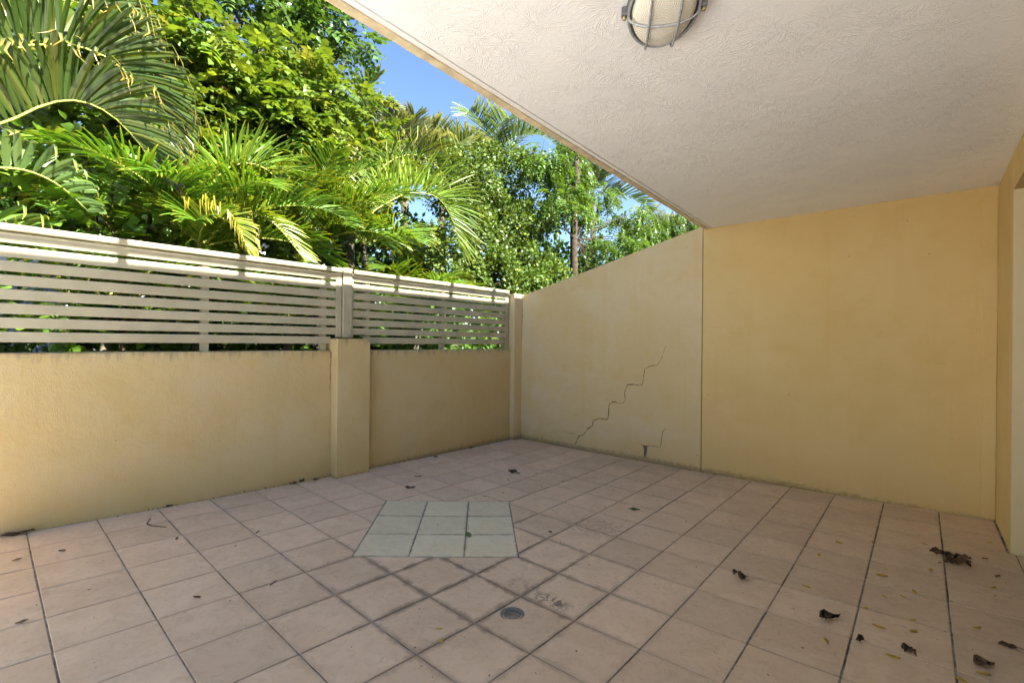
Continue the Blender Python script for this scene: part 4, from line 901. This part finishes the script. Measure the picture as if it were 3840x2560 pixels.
nh = empty('bounce_house_wall', (-7.5, -8.5, -0.3), 'tall white house added out of view past the fence to bounce sunlight', 'house')  # added out of view: its sunlit white wall throws light into the patio
m = MB(); m.box(-6.6, -12.0, -15.0, -6.7, -0.3, 6.2); m.build('wall', M['white_paint'], nh)
for yy in (-8.4, -11.2, -13.4):
    for zz in (0.9, 3.7):
        m = MB(); m.box(-6.56, -6.62, yy - 0.6, yy + 0.6, zz, zz + 1.3); wn = m.build('window', M['white_paint'], nh)
        m = MB(); m.box(-6.545, -6.555, yy - 0.52, yy + 0.52, zz + 0.08, zz + 1.22); m.build('pane', M['window_glass'], nh)
m = MB(); m.prism([(-6.2, 6.2), (-9.3, 7.6), (-12.4, 6.2)], 1, -15.4, -6.3); recalc(m.build('roof', M['roof_metal'], nh))
# ------------------------------------------------------------------ fallen leaves, twigs and litter on the tiles
def dry_mat(name, a, b):
    k = NT(name); oi = k.n('ShaderNodeObjectInfo').outputs['Random']; p = k.pos()
    c = k.mix(k.mr(k.noise(p, 90, 4, 0.7), 0.3, 0.7), a, b); M[name] = k.set(c, 0.75, 0.3); return M[name]
dry_mat('brown_leaf', (0.045, 0.026, 0.014), (0.17, 0.10, 0.05)); dry_mat('dark_leaf', (0.022, 0.014, 0.009), (0.09, 0.055, 0.03))
dry_mat('yellow_leaf', (0.36, 0.19, 0.025), (0.60, 0.42, 0.05)); dry_mat('green_leaf', (0.07, 0.10, 0.02), (0.14, 0.18, 0.035)); dry_mat('twig', (0.04, 0.028, 0.018), (0.09, 0.06, 0.035))
def fallen(x, y, L, W, rot, mat, curl=0.5, seed=0, crumple=0.0, name='fallen_leaf', nx_=7, ny_=5, stalk=False, shape=1.0):
    """a curled leaf blade lying on the tiles, with thickness"""
    r = np.random.default_rng(seed + 100); v = []; f = []
    ca, sa = math.cos(rot), math.sin(rot); ph = r.uniform(0, 6, 6)
    for i in range(nx_):
        t = i / (nx_ - 1); hw = W * 0.5 * (max(0.02, math.sin(math.pi * min(1, (t * 0.94 + 0.03))) ** 0.7)) * shape
        for j in range(ny_):
            u = (j / (ny_ - 1) * 2 - 1)
            a = u * curl * 1.6; px_ = (t - 0.5) * L; py_ = hw * (math.sin(a) / max(0.2, abs(curl) * 1.6)) if curl else hw * u
            pz_ = hw * (1 - math.cos(a)) * 0.9 + L * 0.12 * curl * (2 * t - 1) ** 2
            if crumple:
                px_ += crumple * L * 0.10 * math.sin(5 * u + ph[0] + 4 * t); py_ += crumple * W * 0.22 * math.sin(7 * t + ph[1] + u); pz_ += crumple * W * (0.20 + 0.20 * math.sin(8 * t + ph[2] + 3 * u) + 0.12 * math.sin(13 * t - 5 * u + ph[3]))
            v.append([px_ * ca - py_ * sa, px_ * sa + py_ * ca, pz_])
    mn = min(p[2] for p in v); n_ = len(v); th = 0.0008
    v = [[p[0], p[1], p[2] - mn + 0.0016] for p in v]; v = v + [[p[0], p[1], p[2] + th] for p in v]
    for i in range(nx_ - 1):
        for j in range(ny_ - 1):
            q_ = i * ny_ + j; f += [(q_, q_ + ny_, q_ + ny_ + 1, q_ + 1), (n_ + q_, n_ + q_ + 1, n_ + q_ + ny_ + 1, n_ + q_ + ny_)]
    rim = [i * ny_ for i in range(nx_)] + [(nx_ - 1) * ny_ + j for j in range(1, ny_)] + [i * ny_ + ny_ - 1 for i in range(nx_ - 2, -1, -1)] + [j for j in range(ny_ - 2, 0, -1)]
    for a, b in zip(rim, rim[1:] + rim[:1]): f.append((a, b, n_ + b, n_ + a))
    m_ = MB().add(v, f)
    if stalk: m_.tube([(0.45 * L * ca, 0.45 * L * sa, 0.003), (0.7 * L * ca, 0.7 * L * sa, 0.006), (0.95 * L * ca, 0.95 * L * sa - 0.004, 0.002)], 0.0012, 5)
    o = m_.build(name, M[mat], None, True); recalc(o); o.location = (x, y, fz(x, y) + 0.001); return o
BROWN = [  # x, y, length, width, rotation, curl, crumple, label
 (1.631, 2.004, .11, .06, .3, .6, 1.0, 'long brown curled leaf at the top of the leaf pile near the door jamb'),
 (1.677, 1.917, .10, .07, 1.2, .8, 1.2, 'crumpled brown leaf in the middle of the pile near the door jamb'),
 (1.722, 1.897, .11, .07, 2.2, .9, 1.3, 'crumpled brown leaf at the near end of the pile by the door jamb'),
 (1.736, 2.026, .08, .05, -.4, .7, .7, 'pointed brown leaf just right of the leaf pile'),
 (1.228, 0.761, .115, .05, .9, .8, 1.2, 'long dark crumpled leaf alone on a tile right of centre'),
 (0.799, 0.926, .09, .05, -.3, .9, 1.4, 'dark twisted leaf with upright tip right of the drain'),
 (1.351, 0.654, .05, .035, 1.5, .9, 1.2, 'small dark folded leaf on a joint at lower right'),
 (1.51, 0.685, .06, .04, -.5, .9, 1.3, 'dark hooked leaf near the bottom right corner'),
 (1.731, 0.766, .075, .06, .5, .6, .8, 'broad brown leaf closest to the bottom right corner'),
 (1.861, 1.838, .035, .018, .8, .6, .8, 'short dark leaf scrap right of the leaf pile'),
 (1.833, 2.101, .03, .018, .2, .6, .6, 'tiny dark leaf scrap between the pile and the jamb'),
 (-1.826, 0.649, .10, .04, .75, .9, .8, 'dark brown curled leaf just beyond the pale inset tiles'),
 (-2.06, 0.916, .08, .035, .7, .6, .3, 'flat brown leaf near the pier, beyond the inset'),
 (-1.516, 1.665, .09, .05, .6, .9, 1.3, 'dark crumpled leaf with green neighbour in the middle distance'),
 (-2.595, -1.688, .16, .05, 1.45, .8, .7, 'long brown leaf against the low wall at far left'),
 (-2.61, -0.92, .05, .035, 1.3, .9, .7, 'dark rounded leaf against the low wall left of the pier'),
 (-2.60, -0.026, .07, .04, 1.2, .8, .9, 'curled brown leaf nearest the left foot of the pier'),
 (-2.61, 0.06, .06, .04, 1.9, .9, 1.1, 'dark curled leaf in the gap left of the pier'),
 (-2.575, 0.17, .075, .04, 1.4, .9, .6, 'arched brown leaf beside the foot of the pier'),
 (-2.531, 1.52, .05, .03, .5, .9, 1.0, 'dark leaf scrap by the wall right of the pier'),
 (-2.58, 2.109, .05, .03, .9, .9, 1.0, 'dark leaf scrap by the wall near the corner'),
 (-0.375, 0.755, .035, .02, .2, .8, .5, 'small brown leaf right of the pale inset tiles')]
for i, (x, y, L, W, rt, cu, cr_, lab) in enumerate(BROWN):
    tag(fallen(x, y, L * 0.85, W * 0.8, rt, 'dark_leaf' if 'dark' in lab else 'brown_leaf', cu, i, cr_), lab, 'leaf', 'brown leaves on the patio')
tag(fallen(1.819, 0.999, .055, .045, .3, 'brown_leaf', .5, 71, .2, stalk=True), 'round reddish brown leaf with a stalk at right', 'leaf', 'brown leaves on the patio')
tag(fallen(-0.741, 0.33, .085, .045, -.5, 'green_leaf', .5, 72, .1), 'green leaf lying on the pale inset tiles', 'leaf')
tag(fallen(-0.142, 1.547, .085, .045, .4, 'green_leaf', .6, 73, .3), 'green leaf with dark end on the tiles behind the inset', 'leaf')
tag(fallen(-1.475, 1.70, .05, .025, .2, 'green_leaf', .5, 74, .1), 'small green leaf beside the dark crumpled one in the distance', 'leaf')
YEL = [(1.147, 1.834), (1.312, 1.99), (1.384, 1.455), (1.409, 1.177), (1.481, 1.243), (1.524, 1.328), (1.405, 0.836), (1.52, 1.001), (1.523, 0.89), (1.737, 1.103), (1.728, 0.698), (1.661, 0.594), (1.831, 1.655), (1.879, 2.441), (1.63, 1.86), (1.588, 1.709), (1.567, 2.155), (1.091, 1.049), (1.241, 0.563), (1.463, 0.605), (1.081, 1.534), (1.345, 0.988), (0.577, 2.765),
 (-1.392, 1.465), (-1.214, 0.972), (-1.176, 1.151), (-1.629, 1.211), (-0.517, 1.889), (-0.076, -0.477), (0.001, -0.529), (-1.34, 1.825), (-0.223, 0.669), (-0.349, 1.456), (-0.999, 1.787), (-2.59, 1.143), (-2.58, 1.324), (-1.988, 2.321), (-2.5, 1.872), (-2.286, 2.467), (-2.14, 2.091), (-1.476, 2.097), (-1.964, 1.783), (-1.353, 1.837)]
for i, (x, y) in enumerate(YEL):
    r = random.Random(i); L = r.uniform(.032, .055) if i < 22 else r.uniform(.03, .05)
    tag(fallen(x, y, L, L * r.uniform(.3, .5), r.uniform(0, 6.28), 'yellow_leaf', r.uniform(.2, .6), 200 + i, r.uniform(0, .35)), 'small curled yellow leaf lying on the patio tiles', 'leaf', 'small yellow leaves on the patio')
for i, (x, y) in enumerate(((-2.142, -1.53), (-2.143, -1.706), (-1.927, -1.032), (-1.08, -1.146), (-1.339, -1.72))):
    tag(fallen(x, y, .04, .018, 0.8 + i, 'brown_leaf', .5, 300 + i, .2), 'tiny brown leaf scrap on the left-hand tiles', 'leaf', 'tiny brown scraps at left')
def twig(pts, r, label):
    P = [(x, y, fz(x, y) + 0.0035 + dz) for x, y, dz in pts]; c = Vector(P[0]); m_ = MB().tube([Vector(p) - c for p in P], [r, r * 1.1, r, r * .6][:len(P)], 6)
    o = m_.build('twig', M['twig'], None, True); o.location = c; return tag(o, label, 'twig')
twig([(-2.411, -1.072, .004), (-2.325, -1.107, .0), (-2.268, -1.096, .0), (-2.173, -1.035, .002)], .003, 'bent dark twig on the tiles by the low wall')
twig([(-1.71, -0.653, 0), (-1.725, -0.627, .002)], .003, 'short twig on the tiles left of the inset')
twig([(-0.966, -0.854, 0), (-0.989, -0.816, .002)], .003, 'short twig on the tiles in front of the inset')
# fine crumbs: bits of leaf and grit nobody would count
r = np.random.default_rng(77); n = 420; xy = np.stack([r.uniform(-2.55, 1.9, n), r.uniform(-1.7, 2.95, n)], 1)
P_ = np.array([(x, y, fz(x, y) + 0.0022) for x, y in xy]); D_ = np.concatenate([r.normal(size=(n, 2)), np.full((n, 1), .05)], 1); N_ = np.array([0, 0, 1.0]) + r.normal(0, .3, (n, 3))
kk = NT('crumb'); at = kk.n('ShaderNodeAttribute'); at.attribute_name = 'tint'; M['crumb'] = kk.set(at.outputs['Color'], 0.9, 0.2)
dc = pal(n, (0.05, 0.03, 0.02), (0.22, 0.14, 0.07), (0.6, 0.55, 0.45), .15)
tag(cloud_mesh('floor_litter', P_, D_, N_, r.uniform(.005, .014, n), dc, 'crumb', None, QUAD, QUAD_F, 1.0), 'fine dry crumbs of leaf and grit scattered over the tiles', 'litter', kind='stuff')
# strip of moss and grit caught where the tiles meet the walls
P_ = []; 
for i in range(520):
    if i % 2: y = r.uniform(-1.8, 2.85); x = XL + abs(r.normal(0, .008)) + .002; x = x if not (0.32 < y < 0.69) else -2.519 + abs(r.normal(0, .006))
    else: x = r.uniform(-2.55, 0.9) if i % 4 else r.uniform(-2.5, -.2); y = YR - abs(r.normal(0, .008)) - .002
    P_.append((x, y, fz(x, y) + abs(r.normal(0, .003))))
P_ = np.array(P_); n = len(P_)
tag(cloud_mesh('edge_grit', P_, r.normal(size=(n, 3)), r.normal(size=(n, 3)), r.uniform(.006, .016, n), pal(n, (0.03, 0.025, 0.018), (0.10, 0.08, 0.05), (0.10, 0.12, 0.04), .1), 'crumb', None, QUAD, QUAD_F, 1.2), 'dark grit and moss along the foot of the walls', 'grit', kind='stuff')
